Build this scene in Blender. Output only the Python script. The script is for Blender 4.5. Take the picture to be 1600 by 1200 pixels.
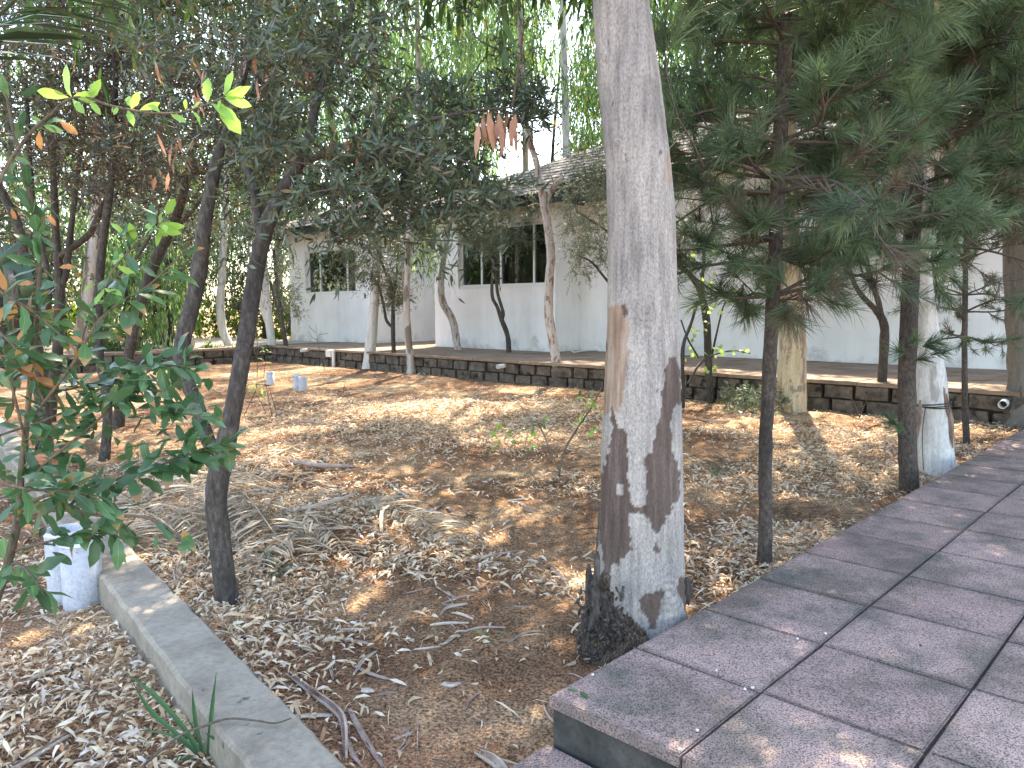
import bpy, bmesh, math, random
import numpy as np
from mathutils import Vector, Matrix, noise as mnoise

rng = np.random.default_rng(7)
random.seed(7)
for o in list(bpy.data.objects): bpy.data.objects.remove(o)
SC = bpy.context.scene
COL = SC.collection

# ------------------------------------------------------------------ camera, world, sun
FPX = 1200.0; CAMZ = 1.18
_v1 = np.array([1954-800, -(470-600), -FPX]); _v2 = np.array([-450-800, -(485-600), -FPX])
_v1 /= np.linalg.norm(_v1); _v2 /= np.linalg.norm(_v2)
_up = np.cross(_v1, _v2); _up /= np.linalg.norm(_up)
_F = np.array([0, 0, -1.0]); _F -= _up*(_F@_up); _F /= np.linalg.norm(_F)
_R = np.cross(_F, _up)
M3 = np.array([_R, _F, _up])           # world = M3 @ cam
cam_d = bpy.data.cameras.new('camera'); cam = bpy.data.objects.new('camera', cam_d); COL.objects.link(cam)
cam.matrix_world = Matrix([[*M3[0], 0], [*M3[1], 0], [*M3[2], CAMZ], [0, 0, 0, 1]])
cam_d.sensor_width = 36; cam_d.lens = 36*FPX/1600; cam_d.clip_start = 0.05; cam_d.clip_end = 600
SC.camera = cam

UD = np.array([_v1@_R, _v1@_F]); UD /= np.linalg.norm(UD)   # path direction
VD = np.array([-UD[1], UD[0]])                               # house facade direction
SUN_EL = math.radians(58)
_sh = 0.84*UD+0.54*VD; _sh /= np.linalg.norm(_sh)
SUN = np.array([_sh[0]*math.cos(SUN_EL), _sh[1]*math.cos(SUN_EL), math.sin(SUN_EL)])
W = bpy.data.worlds.new('World'); SC.world = W; W.use_nodes = True
nt = W.node_tree; nt.nodes.clear()
sky = nt.nodes.new('ShaderNodeTexSky'); sky.sky_type = 'NISHITA'; sky.sun_disc = False
sky.sun_elevation = SUN_EL; sky.sun_rotation = math.atan2(SUN[0], SUN[1]); sky.air_density = 1.0; sky.dust_density = 1.2; sky.ozone_density = 1.0
bg = nt.nodes.new('ShaderNodeBackground'); bg.inputs[1].default_value = 0.15
wo = nt.nodes.new('ShaderNodeOutputWorld'); nt.links.new(sky.outputs[0], bg.inputs[0]); nt.links.new(bg.outputs[0], wo.inputs[0])
sd = bpy.data.lights.new('sun', 'SUN'); sd.energy = 3.3; sd.angle = math.radians(0.55); sd.color = (1, .95, .86)
so = bpy.data.objects.new('sun', sd); COL.objects.link(so)
so.rotation_euler = Vector(SUN).to_track_quat('Z', 'Y').to_euler()
SC.view_settings.view_transform = 'Standard'; SC.view_settings.look = 'None'
SC.view_settings.exposure = 2.95; SC.view_settings.gamma = 1
SC.view_settings.use_white_balance = True; SC.view_settings.white_balance_temperature = 7700; SC.view_settings.white_balance_tint = 10
SC.cycles.max_bounces = 8; SC.cycles.diffuse_bounces = 4; SC.cycles.transparent_max_bounces = 12
SC.cycles.use_adaptive_sampling = True; SC.cycles.use_denoising = True
SC.cycles.sample_clamp_indirect = 6

# ------------------------------------------------------------------ helpers
def uv2w(u, v, z=0.0):
    p = u*UD+v*VD
    return np.array([p[0], p[1], z])
def ray(px, py):
    return M3@np.array([px-800, 600-py, -FPX])
def gp(px, py, z=0.0):                      # where a pixel's ray meets height z
    d = ray(px, py); t = (z-CAMZ)/d[2]; return np.array([0, 0, CAMZ])+d*t
def at(px, py, fwd):                        # point at a distance in front of the camera
    d = ray(px, py); return np.array([0, 0, CAMZ])+d*(fwd/d[1])
def on_u(px, py, u):
    d = ray(px, py); du = d[:2]@UD; t = u/du; return (d[:2]@VD)*t, CAMZ+d[2]*t    # v, z
def proj(P):
    q = (np.asarray(P)-np.array([0, 0, CAMZ]))@M3
    return 800+q[..., 0]/-q[..., 2]*FPX, 600-q[..., 1]/-q[..., 2]*FPX
def fwd_of(px, py, z=0): return gp(px, py, z)[1]

def np_mesh(name, V, F, mat=None, smooth=False, tint=None, vattr=None):
    """F: list of arrays (m,k) of vertex indices"""
    me = bpy.data.meshes.new(name)
    if not isinstance(F, (list, tuple)): F = [F]
    F = [np.asarray(f, dtype=np.int32) for f in F if len(f)]
    V = np.asarray(V, dtype=np.float32)
    nl = sum(f.size for f in F); nf = sum(len(f) for f in F)
    me.vertices.add(len(V)); me.vertices.foreach_set('co', V.ravel())
    me.loops.add(nl); me.loops.foreach_set('vertex_index', np.concatenate([f.ravel() for f in F]))
    me.polygons.add(nf)
    sizes = np.concatenate([np.full(len(f), f.shape[1], dtype=np.int32) for f in F])
    starts = np.concatenate([[0], np.cumsum(sizes)[:-1]]).astype(np.int32)
    me.polygons.foreach_set('loop_start', starts)
    try: me.polygons.foreach_set('loop_total', sizes)
    except Exception: pass
    me.polygons.foreach_set('use_smooth', np.full(nf, bool(smooth)))
    if tint is not None:
        a = me.attributes.new('tint', 'FLOAT', 'FACE'); a.data.foreach_set('value', np.asarray(tint, dtype=np.float32))
    if vattr:
        for k, val in vattr.items():
            a = me.attributes.new(k, 'FLOAT', 'POINT'); a.data.foreach_set('value', np.asarray(val, dtype=np.float32))
    me.update(calc_edges=True); me.validate()
    if mat: me.materials.append(mat)
    return me
def link(name, me, parent=None, kind=None, loc=None):
    o = bpy.data.objects.new(name, me); COL.objects.link(o)
    if loc is not None: o.location = loc
    if parent is not None:
        o.parent = parent
        if loc is None: o.matrix_parent_inverse = parent.matrix_world.inverted() if False else Matrix.Translation(-Vector(parent.location))
    if kind: o['kind'] = kind
    return o
def thing(name, loc, label, cat, group=None):
    o = bpy.data.objects.new(name, None); COL.objects.link(o); o.location = [float(c) for c in loc]; o.empty_display_size = .1
    o['label'] = label; o['category'] = cat
    if group: o['group'] = group
    return o
def tag(o, label, cat, group=None):
    o['label'] = label; o['category'] = cat
    if group: o['group'] = group
    return o

class Acc:
    def __init__(s): s.V = []; s.F = {}; s.T = {}; s.n = 0
    def add(s, V, F, tint=None):
        F = np.asarray(F)+s.n; k = F.shape[1]
        s.V.append(np.asarray(V, dtype=float)); s.F.setdefault(k, []).append(F)
        t = np.zeros(len(F)) if tint is None else (np.full(len(F), tint) if np.isscalar(tint) else np.asarray(tint))
        s.T.setdefault(k, []).append(t); s.n += len(V)
    def build(s, name, mat, parent=None, smooth=False, kind=None):
        if not s.V: return None
        ks = sorted(s.F)
        me = np_mesh(name, np.concatenate(s.V), [np.concatenate(s.F[k]) for k in ks], mat, smooth,
                     tint=np.concatenate([np.concatenate(s.T[k]) for k in ks]))
        return link(name, me, parent, kind)

def catmull(P, n=4):
    P = np.asarray(P, dtype=float)
    if len(P) < 3: 
        t = np.linspace(0, 1, n+1)[:, None]; return P[0]*(1-t)+P[1]*t
    Q = np.vstack([2*P[0]-P[1], P, 2*P[-1]-P[-2]]); out = []
    for i in range(1, len(Q)-2):
        for k in range(n):
            t = k/n; a, b, c, d = Q[i-1], Q[i], Q[i+1], Q[i+2]
            out.append(.5*((2*b)+(-a+c)*t+(2*a-5*b+4*c-d)*t*t+(-a+3*b-3*c+d)*t**3))
    out.append(Q[-2]); return np.array(out)
def tube(P, r, sides=8, rough=0.0, cap=True):
    P = np.asarray(P, dtype=float); r = np.broadcast_to(np.asarray(r, dtype=float), (len(P),)).copy()
    T = np.gradient(P, axis=0); T /= np.linalg.norm(T, axis=1)[:, None]+1e-9
    n = np.cross(T[0], [0.3, .9, .2]); n /= np.linalg.norm(n)+1e-9
    V = []; ang = np.linspace(0, 2*np.pi, sides, endpoint=False)
    for i in range(len(P)):
        n = n-T[i]*(n@T[i]); n /= np.linalg.norm(n)+1e-9; b = np.cross(T[i], n)
        rr = r[i]*(1+rough*rng.normal(0, 1, sides)) if rough else r[i]
        V.append(P[i]+np.outer(np.cos(ang)*rr, n)+np.outer(np.sin(ang)*rr, b))
    V = np.concatenate(V); F = []
    i = np.arange(len(P)-1)[:, None]*sides; j = np.arange(sides)[None, :]; j2 = (j+1) % sides
    F = np.stack([i+j, i+j2, i+sides+j2, i+sides+j], -1).reshape(-1, 4)
    return V, F
def tubeacc(acc, P, r, sides=6, rough=0, tint=0.5):
    V, F = tube(P, r, sides, rough); acc.add(V, F, tint)

def unit(a): return a/(np.linalg.norm(a, axis=-1, keepdims=True)+1e-9)
def leaves(acc, P, D, L, Wd, tint, bend=.25, fold=.0, flatn=None):
    """lance-shaped leaves: P bases, D directions, L lengths, Wd widths; four triangles each"""
    n = len(P)
    if n == 0: return
    D = unit(D); L = np.broadcast_to(L, (n,))[:, None]; Wd = np.broadcast_to(Wd, (n,))[:, None]
    N = rng.normal(0, 1, (n, 3)) if flatn is None else flatn
    N = unit(N-D*np.sum(N*D, 1, keepdims=True)); S = np.cross(D, N)
    b = bend*rng.uniform(.3, 1.3, (n, 1))
    c1 = P+D*L*.32+N*L*b*.10; c2 = P+D*L*.70-N*L*b*.02; tip = P+D*L*.97-N*L*b*.32
    V = np.stack([P, c1-S*Wd*.5+N*Wd*fold, c1+S*Wd*.5+N*Wd*fold, c2-S*Wd*.36+N*Wd*fold*.7, c2+S*Wd*.36+N*Wd*fold*.7, tip], 1).reshape(-1, 3)
    o = np.arange(n)[:, None]*6
    F = np.concatenate([o+[[0, 2, 1]], o+[[1, 2, 4]], o+[[1, 4, 3]], o+[[3, 4, 5]]])
    acc.add(V, F, np.tile(np.asarray(tint), 4))
def needles(acc, P, D, L, w, tint):
    n = len(P); D = unit(D); L = np.broadcast_to(L, (n,))[:, None]
    S = unit(np.cross(D, rng.normal(0, 1, (n, 3))))*w*.5
    sag = np.array([0, 0, -1.0])*L*.06*rng.uniform(0, 2, (n, 1))
    m = P+D*L*.55+sag*.3
    V = np.stack([P-S, P+S, m+S, m-S, P+D*L+sag], 1).reshape(-1, 3); o = np.arange(n)[:, None]*5
    acc.add(V, np.concatenate([o+[[0, 1, 2]], o+[[0, 2, 3]], o+[[3, 2, 4]]]), np.tile(np.asarray(tint), 3))

# sunlit openings in the canopy: (x, y, rx, ry) on the ground
PATCH = []
def patch(px, py, rx, ry, z=0):
    p = gp(px, py, z); PATCH.append((p[0], p[1], rx, ry))
patch(690, 650, 1.0, .8); patch(790, 690, .55, .4); patch(430, 715, .6, .4); patch(640, 545, 2.0, 1.5, .34); patch(1520, 697, .42, .34, .16)
patch(520, 600, .7, .4); patch(1300, 700, .3, .25); patch(60, 640, .4, .5); patch(950, 575, .4, .3)
def sun_keep(P):
    """False where a leaf would shade one of the sunlit openings"""
    t = P[:, 2]/SUN[2]; gx = P[:, 0]-SUN[0]*t; gy = P[:, 1]-SUN[1]*t
    keep = np.ones(len(P), bool); jit = rng.uniform(.75, 1.15, len(P))
    for (x, y, rx, ry) in PATCH:
        keep &= (((gx-x)/rx)**2+((gy-y)/ry)**2) > jit
    return keep | (P[:, 2] < .9) | (rng.random(len(P)) < .04)

# ------------------------------------------------------------------ materials
def mat(name):
    m = bpy.data.materials.new(name); m.use_nodes = True; t = m.node_tree; t.nodes.clear()
    out = t.nodes.new('ShaderNodeOutputMaterial'); b = t.nodes.new('ShaderNodeBsdfPrincipled'); t.links.new(b.outputs[0], out.inputs[0])
    b.inputs['Roughness'].default_value = .8
    return m, t, b, out
def N(t, typ, **k):
    n = t.nodes.new(typ)
    for a, v in k.items():
        if a.startswith('i_'):
            key = a[2:]; key = int(key) if key.isdigit() else key.replace('_', ' ')
            n.inputs[key].default_value = v
        else: setattr(n, a, v)
    return n
def ramp(t, stops, interp='LINEAR'):
    r = t.nodes.new('ShaderNodeValToRGB'); r.color_ramp.interpolation = interp
    e = r.color_ramp.elements
    while len(e) < len(stops): e.new(0.5)
    for el, (p, c) in zip(e, stops): el.position = p; el.color = (*c, 1) if len(c) == 3 else c
    return r
def noise_n(t, scale, detail=5, rough=.6, coord=None, dist=0):
    n = N(t, 'ShaderNodeTexNoise'); n.inputs['Scale'].default_value = scale; n.inputs['Detail'].default_value = detail
    n.inputs['Roughness'].default_value = rough; n.inputs['Distortion'].default_value = dist
    if coord is not None: t.links.new(coord, n.inputs['Vector'])
    return n
def coord(t, kind='Object', scale=None):
    c = t.nodes.new('ShaderNodeTexCoord').outputs[kind]
    if scale:
        mp = t.nodes.new('ShaderNodeMapping'); mp.inputs['Scale'].default_value = scale; t.links.new(c, mp.inputs[0]); return mp.outputs[0]
    return c
def geo_pos(t, scale=None):
    c = t.nodes.new('ShaderNodeNewGeometry').outputs['Position']
    if scale:
        mp = t.nodes.new('ShaderNodeMapping'); mp.inputs['Scale'].default_value = scale; t.links.new(c, mp.inputs[0]); return mp.outputs[0]
    return c
def mix(t, a, b, fac, mode='MIX'):
    m = N(t, 'ShaderNodeMix', data_type='RGBA', blend_type=mode)
    for s, v in ((m.inputs[0], fac), (m.inputs[6], a), (m.inputs[7], b)):
        if isinstance(v, (int, float)): s.default_value = v
        elif isinstance(v, tuple): s.default_value = (*v, 1) if len(v) == 3 else v
        else: t.links.new(v, s)
    return m.outputs[2]
def bump(t, b, h, strength=.5, dist=.01):
    n = N(t, 'ShaderNodeBump'); n.inputs['Strength'].default_value = strength; n.inputs['Distance'].default_value = dist
    t.links.new(h, n.inputs['Height']); t.links.new(n.outputs[0], b.inputs['Normal']); return n
def attr(t, name): return N(t, 'ShaderNodeAttribute', attribute_name=name).outputs['Fac']

def leaf_mat(name, stops, trans=.35, rough=.5, under=None, spec=.4):
    m, t, b, out = mat(name)
    r = ramp(t, stops); t.links.new(attr(t, 'tint'), r.inputs[0]); c = r.outputs[0]
    if under:
        g = t.nodes.new('ShaderNodeNewGeometry'); c = mix(t, c, under, g.outputs['Backfacing'])
    t.links.new(c, b.inputs['Base Color']); b.inputs['Roughness'].default_value = rough; b.inputs['Specular IOR Level'].default_value = spec
    tr = t.nodes.new('ShaderNodeBsdfTranslucent')
    hs = N(t, 'ShaderNodeHueSaturation'); hs.inputs['Saturation'].default_value = 1.2; hs.inputs['Value'].default_value = 1.5; hs.inputs['Hue'].default_value = .485
    t.links.new(c, hs.inputs['Color']); t.links.new(hs.outputs[0], tr.inputs[0])
    mx = t.nodes.new('ShaderNodeMixShader'); mx.inputs[0].default_value = trans
    t.links.new(b.outputs[0], mx.inputs[1]); t.links.new(tr.outputs[0], mx.inputs[2]); t.links.new(mx.outputs[0], out.inputs[0])
    return m
M_olive = leaf_mat('olive_leaf', [(0, (.035, .055, .03)), (.6, (.075, .105, .06)), (.86, (.11, .14, .085)), (.92, (.17, .10, .05)), (1, (.25, .14, .07))], .22, .42, None, .55)
M_darkleaf = leaf_mat('dark_leaf', [(0, (.03, .036, .024)), (.55, (.06, .066, .045)), (.75, (.08, .06, .04)), (1, (.17, .11, .065))], .2, .45, None, .5)
M_greyolive = leaf_mat('grey_olive_leaf', [(0, (.05, .075, .045)), (.6, (.10, .135, .085)), (1, (.19, .215, .15))], .25, .45, None, .5)
M_euc = leaf_mat('eucalyptus_leaf', [(0, (.04, .085, .035)), (.5, (.08, .16, .06)), (.9, (.15, .24, .08)), (1, (.3, .2, .08))], .45, .45)
M_eucbright = leaf_mat('bright_eucalyptus_leaf', [(0, (.07, .14, .065)), (.5, (.14, .25, .11)), (1, (.26, .36, .14))], .5, .45)
M_hedge = leaf_mat('hedge_leaf', [(0, (.08, .15, .03)), (.6, (.17, .27, .05)), (1, (.32, .40, .09))], .4, .5)
M_needle = leaf_mat('pine_needle', [(0, (.05, .078, .045)), (.5, (.088, .14, .075)), (.85, (.14, .21, .10)), (.93, (.085, .065, .048)), (1, (.12, .085, .06))], .3, .42)
M_shrub = leaf_mat('shrub_leaf', [(0, (.03, .09, .04)), (.6, (.06, .14, .055)), (.85, (.11, .2, .05)), (1, (.2, .3, .05))], .3, .32, None, .55)
M_litter = leaf_mat('dry_leaf', [(0, (.15, .09, .055)), (.16, (.30, .18, .10)), (.3, (.38, .2, .1)), (.42, (.46, .33, .205)), (.7, (.56, .45, .315)), (.9, (.68, .59, .455)), (1, (.48, .42, .39))], .12, .65, None, .25)
M_palm = leaf_mat('green_palm', [(0, (.03, .06, .035)), (1, (.07, .12, .06))], .2, .4)
M_drypalm = leaf_mat('dry_palm', [(0, (.19, .145, .095)), (.5, (.36, .29, .21)), (1, (.55, .47, .37))], .1, .6, None, .3)
M_deadleaf = leaf_mat('dead_hanging_leaf', [(0, (.34, .17, .10)), (1, (.5, .28, .18))], .3, .55)

def bark_mat(name, cols, scale=(20, 20, 4), rough=.9, bs=.6, bd=.008, lichen=None):
    m, t, b, out = mat(name)
    n = noise_n(t, 1.0, 8, .65, geo_pos(t, scale), .4); n2 = noise_n(t, 2.2, 4, .6, geo_pos(t, (1.5, 1.5, 1)))
    r = ramp(t, cols); t.links.new(n.outputs[0], r.inputs[0])
    r2 = ramp(t, [(.35, (.55, .55, .55)), (.65, (1.15, 1.1, 1.05))]); t.links.new(n2.outputs[0], r2.inputs[0])
    c = mix(t, r.outputs[0], r2.outputs[0], 1.0, 'MULTIPLY')
    t.links.new(c, b.inputs['Base Color']); b.inputs['Roughness'].default_value = rough
    bump(t, b, n.outputs[0], bs, bd); return m
M_bdark = bark_mat('dark_bark', [(.3, (.022, .019, .017)), (.5, (.062, .053, .047)), (.7, (.13, .118, .108))], (60, 60, 25), .9, .9, .006)
M_bpine = bark_mat('pine_bark', [(.3, (.025, .02, .018)), (.5, (.07, .055, .047)), (.7, (.13, .11, .095))], (70, 70, 40), .95, 1, .008)
M_twig = bark_mat('twig_bark', [(.3, (.05, .04, .03)), (.7, (.14, .11, .085))], (80, 80, 40))
M_shstem = bark_mat('shrub_stem', [(.3, (.07, .05, .035)), (.7, (.22, .18, .13))], (120, 120, 40))

def euc_bark(name, base, dark, orange, patch_scale=2.2, thr=(.52, .56), ora=(.6, .64)):
    m, t, b, out = mat(name)
    fine = noise_n(t, 1, 7, .7, geo_pos(t, (90, 90, 30))); st = noise_n(t, 1, 5, .6, geo_pos(t, (28, 28, 2.5)))
    p1 = noise_n(t, patch_scale, 5, .55, geo_pos(t, (3.2, 3.2, 1.1)), .3); p2 = noise_n(t, patch_scale*1.3, 4, .5, geo_pos(t, (2.1, 2.4, .9)), .5)
    rb = ramp(t, [(.3, tuple(c*.68 for c in base)), (.5, base), (.72, tuple(min(.8, c*1.18) for c in base))]); t.links.new(fine.outputs[0], rb.inputs[0])
    rs = ramp(t, [(.35, (.78, .78, .78)), (.6, (1.05, 1.05, 1.05))]); t.links.new(st.outputs[0], rs.inputs[0])
    c = mix(t, rb.outputs[0], rs.outputs[0], 1.0, 'MULTIPLY')
    f2 = ramp(t, [(ora[0], (0, 0, 0)), (ora[1], (1, 1, 1))]); t.links.new(p2.outputs[0], f2.inputs[0]); c = mix(t, c, orange, f2.outputs[0])
    f1 = ramp(t, [(thr[0], (0, 0, 0)), (thr[1], (1, 1, 1))]); t.links.new(p1.outputs[0], f1.inputs[0]); c = mix(t, c, dark, f1.outputs[0])
    t.links.new(c, b.inputs['Base Color']); b.inputs['Roughness'].default_value = .8
    h = mix(t, fine.outputs[0], f1.outputs[0], .3); bump(t, b, h, .5, .006)
    return m
M_eucb = euc_bark('pale_eucalyptus_bark', (.46, .42, .38), (.2, .15, .12), (.45, .33, .22))
M_eucf = euc_bark('flaking_eucalyptus_bark', (.5, .47, .46), (.24, .15, .11), (.36, .3, .27), 5.0, (.55, .58), (.56, .62))
M_eucw = euc_bark('white_eucalyptus_bark', (.55, .53, .5), (.3, .28, .26), (.5, .44, .38), 2.0, (.6, .64), (.62, .66))
M_eucc = euc_bark('cream_eucalyptus_bark', (.52, .43, .29), (.26, .20, .16), (.42, .24, .12), 3.0, (.54, .57), (.55, .62))
M_euck = euc_bark('grey_eucalyptus_bark', (.19, .18, .165), (.13, .11, .1), (.55, .33, .2), 3.0, (.56, .6), (.66, .67))

# ------------------------------------------------------------------ ground
V_EDGE = 1.268; U0 = 1.45; ZP = 0.16; ZT = 0.34; UT = 8.5; VB = 15.5
def curb_ur(v): return 1.01+(v-1.53)*.134
def ground_h(x, y):
    u = x*UD[0]+y*UD[1]; v = x*VD[0]+y*VD[1]
    h = 0.016*np.sin(x*1.9+1)*np.cos(y*1.3)+.010*np.sin(x*5.1+y*2.7)+.006*np.sin(x*11.3-y*9.1)
    inside = np.clip((curb_ur(v)-.1-u)/.05, 0, 1)*(v < 11)
    h = h-.085*inside
    far = np.clip((np.hypot(x, y)-16)/4, 0, 1)
    mound = .09*np.exp(-(((x+.75)/1.0)**2+((y-8.4)/.8)**2))+.05*np.exp(-(((x+1.35)/.5)**2+((y-4.1)/.5)**2))
    return h*(1-far)+mound-.02*far
def build_ground():
    def axis(lo, hi, step, farv):
        a = list(np.arange(lo, hi, step)); g = step; x = lo; L = []
        while x > -farv: g *= 1.35; x -= g; L.append(x)
        x = a[-1]; Rr = []; g = step
        while x < farv: g *= 1.35; x += g; Rr.append(x)
        return np.array(L[::-1]+a+Rr)
    X = axis(-4.2, 5.5, .035, 260); Y = axis(.9, 11, .035, 260)
    gx, gy = np.meshgrid(X, Y, indexing='ij'); z = ground_h(gx, gy)
    near = (np.abs(gx) < 7) & (gy < 12) & (gy > 0)
    nz = np.zeros_like(z); idx = np.argwhere(near)
    for i, j in idx[::1]:
        nz[i, j] = mnoise.noise((gx[i, j]*7, gy[i, j]*7, 3.3))*.009+mnoise.noise((gx[i, j]*22, gy[i, j]*22, 1.3))*.004
    z = z+nz
    V = np.stack([gx, gy, z], -1).reshape(-1, 3); ny = len(Y)
    i = np.arange(len(X)-1)[:, None]; j = np.arange(ny-1)[None, :]; a = i*ny+j
    F = np.stack([a, a+ny, a+ny+1, a+1], -1).reshape(-1, 4)
    m, t, b, out = mat('soil')
    P = geo_pos(t)
    big = noise_n(t, .9, 4, .55, P); mid = noise_n(t, 6, 6, .65, P); fine = noise_n(t, 95, 4, .75, P); vo = N(t, 'ShaderNodeTexVoronoi'); vo.inputs['Scale'].default_value = 120; t.links.new(P, vo.inputs['Vector'])
    c1 = ramp(t, [(.36, (.125, .066, .038)), (.5, (.215, .132, .08)), (.64, (.36, .265, .17))]); t.links.new(big.outputs[0], c1.inputs[0])
    c2 = ramp(t, [(.3, (.5, .45, .42)), (.52, (1, 1, 1)), (.72, (1.25, 1.22, 1.15))]); t.links.new(mid.outputs[0], c2.inputs[0])
    c = mix(t, c1.outputs[0], c2.outputs[0], .9, 'MULTIPLY')
    c3 = ramp(t, [(.36, (.12, .1, .09)), (.49, (.9, .88, .86)), (.62, (2.1, 2.0, 1.9))]); t.links.new(fine.outputs[0], c3.inputs[0])
    c = mix(t, c, c3.outputs[0], .95, 'MULTIPLY')
    # scattered reddish husks and orange fallen blossom
    sp = ramp(t, [(.18, (1, 1, 1)), (.3, (0, 0, 0))]); t.links.new(vo.outputs['Distance'], sp.inputs[0])
    n5 = noise_n(t, 2.4, 3, .5, P); pm = ramp(t, [(.5, (0, 0, 0)), (.62, (.75, .75, .75))]); t.links.new(n5.outputs[0], pm.inputs[0])
    f = mix(t, sp.outputs[0], pm.outputs[0], 1.0, 'MULTIPLY'); c = mix(t, c, (.34, .15, .07), f)
    t.links.new(c, b.inputs['Base Color']); b.inputs['Roughness'].default_value = .95; b.inputs['Specular IOR Level'].default_value = .15
    hh = mix(t, mid.outputs[0], fine.outputs[0], .6); bump(t, b, hh, .9, .012)
    link('ground', np_mesh('ground', V, F, m, True), None, 'structure')
build_ground()

def box_uv(u0, u1, v0, v1, z0, z1):
    V = [uv2w(a, b, z) for z in (z0, z1) for a, b in ((u0, v0), (u1, v0), (u1, v1), (u0, v1))]
    F = [[0, 3, 2, 1], [4, 5, 6, 7], [0, 1, 5, 4], [1, 2, 6, 5], [2, 3, 7, 6], [3, 0, 4, 7]]
    return np.array(V), np.array(F)
def boxobj(name, m, parent, *b, kind=None):
    V, F = box_uv(*b); return link(name, np_mesh(name, V, F, m), parent, kind)
def slab_mesh(name, w, d, h, m, bev=.006, seed=0):
    bm = bmesh.new(); bmesh.ops.create_cube(bm, size=1)
    for v in bm.verts: v.co.x *= w; v.co.y *= d; v.co.z = (v.co.z-.5)*h
    if bev: bmesh.ops.bevel(bm, geom=[e for e in bm.edges if e.calc_length() > 0 and all(v.co.z > -h*.5 for v in e.verts)], offset=bev, segments=2, affect='EDGES')
    me = bpy.data.meshes.new(name); bm.to_mesh(me); bm.free(); me.materials.append(m); return me
ROTZ = math.atan2(UD[1], UD[0])

# ---- tile material
def tile_mat():
    m, t, b, out = mat('pink_paver')
    P = geo_pos(t); oi = t.nodes.new('ShaderNodeObjectInfo'); oc = coord(t, 'Object')
    base = ramp(t, [(0, (.295, .205, .185)), (.5, (.335, .235, .21)), (1, (.375, .27, .238))]); t.links.new(oi.outputs['Random'], base.inputs[0])
    big = noise_n(t, 3.2, 5, .6, P); rb = ramp(t, [(.38, (.52, .56, .54)), (.52, (.95, .95, .95)), (.68, (1.18, 1.14, 1.15))]); t.links.new(big.outputs[0], rb.inputs[0])
    c = mix(t, base.outputs[0], rb.outputs[0], 1.0, 'MULTIPLY')
    mo = noise_n(t, 5.5, 6, .65, P, .3); rm = ramp(t, [(.5, (0, 0, 0)), (.7, (.8, .8, .8))]); t.links.new(mo.outputs[0], rm.inputs[0])
    c = mix(t, c, (.10, .105, .085), rm.outputs[0])
    # worm-like pits stamped into the surface
    pt_ = noise_n(t, 230, 2, .5, P, .8); rp = ramp(t, [(.42, (.28, .27, .27)), (.5, (1, 1, 1)), (.68, (1.2, 1.2, 1.2))]); t.links.new(pt_.outputs[0], rp.inputs[0])
    c = mix(t, c, rp.outputs[0], 1.0, 'MULTIPLY')
    # grime along the tile edge
    sx = N(t, 'ShaderNodeSeparateXYZ'); t.links.new(oc, sx.inputs[0])
    ax = N(t, 'ShaderNodeMath', operation='ABSOLUTE'); ay = N(t, 'ShaderNodeMath', operation='ABSOLUTE'); t.links.new(sx.outputs[0], ax.inputs[0]); t.links.new(sx.outputs[1], ay.inputs[0])
    mxx = N(t, 'ShaderNodeMath', operation='MAXIMUM'); t.links.new(ax.outputs[0], mxx.inputs[0]); t.links.new(ay.outputs[0], mxx.inputs[1])
    wob = noise_n(t, 14, 4, .6, P); ad = N(t, 'ShaderNodeMath', operation='MULTIPLY_ADD'); t.links.new(wob.outputs[0], ad.inputs[0]); ad.inputs[1].default_value = .07; t.links.new(mxx.outputs[0], ad.inputs[2])
    re = ramp(t, [(.205, (0, 0, 0)), (.245, (.55, .55, .55))]); t.links.new(ad.outputs[0], re.inputs[0])
    c = mix(t, c, (.085, .075, .07), re.outputs[0])
    t.links.new(c, b.inputs['Base Color']); b.inputs['Roughness'].default_value = .72; b.inputs['Specular IOR Level'].default_value = .3
    bump(t, b, pt_.outputs[0], .5, .003)
    return m
M_tile = tile_mat()
def simple_mat(name, c0, c1, scale=8, rough=.9, bs=.3, bd=.004, stretch=None, spots=None):
    m, t, b, out = mat(name)
    P = geo_pos(t, stretch); n = noise_n(t, scale, 8, .65, P); r = ramp(t, [(.32, c0), (.68, c1)]); t.links.new(n.outputs[0], r.inputs[0]); c = r.outputs[0]
    n2 = noise_n(t, scale*9, 4, .7, P); r2 = ramp(t, [(.3, (.78, .78, .78)), (.6, (1.08, 1.08, 1.08))]); t.links.new(n2.outputs[0], r2.inputs[0]); c = mix(t, c, r2.outputs[0], 1.0, 'MULTIPLY')
    if spots:
        n3 = noise_n(t, spots[0], 5, .6, P); r3 = ramp(t, [(spots[1], (0, 0, 0)), (spots[1]+.06, (1, 1, 1))]); t.links.new(n3.outputs[0], r3.inputs[0]); c = mix(t, c, spots[2], r3.outputs[0])
    t.links.new(c, b.inputs['Base Color']); b.inputs['Roughness'].default_value = rough; bump(t, b, n2.outputs[0], bs, bd); b.inputs['Specular IOR Level'].default_value = .22
    return m
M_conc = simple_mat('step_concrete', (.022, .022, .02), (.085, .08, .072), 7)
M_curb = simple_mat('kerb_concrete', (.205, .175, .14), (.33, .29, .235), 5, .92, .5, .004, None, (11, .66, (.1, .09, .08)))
M_mortar = simple_mat('joint_dirt', (.02, .016, .014), (.05, .04, .035), 30)
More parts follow.
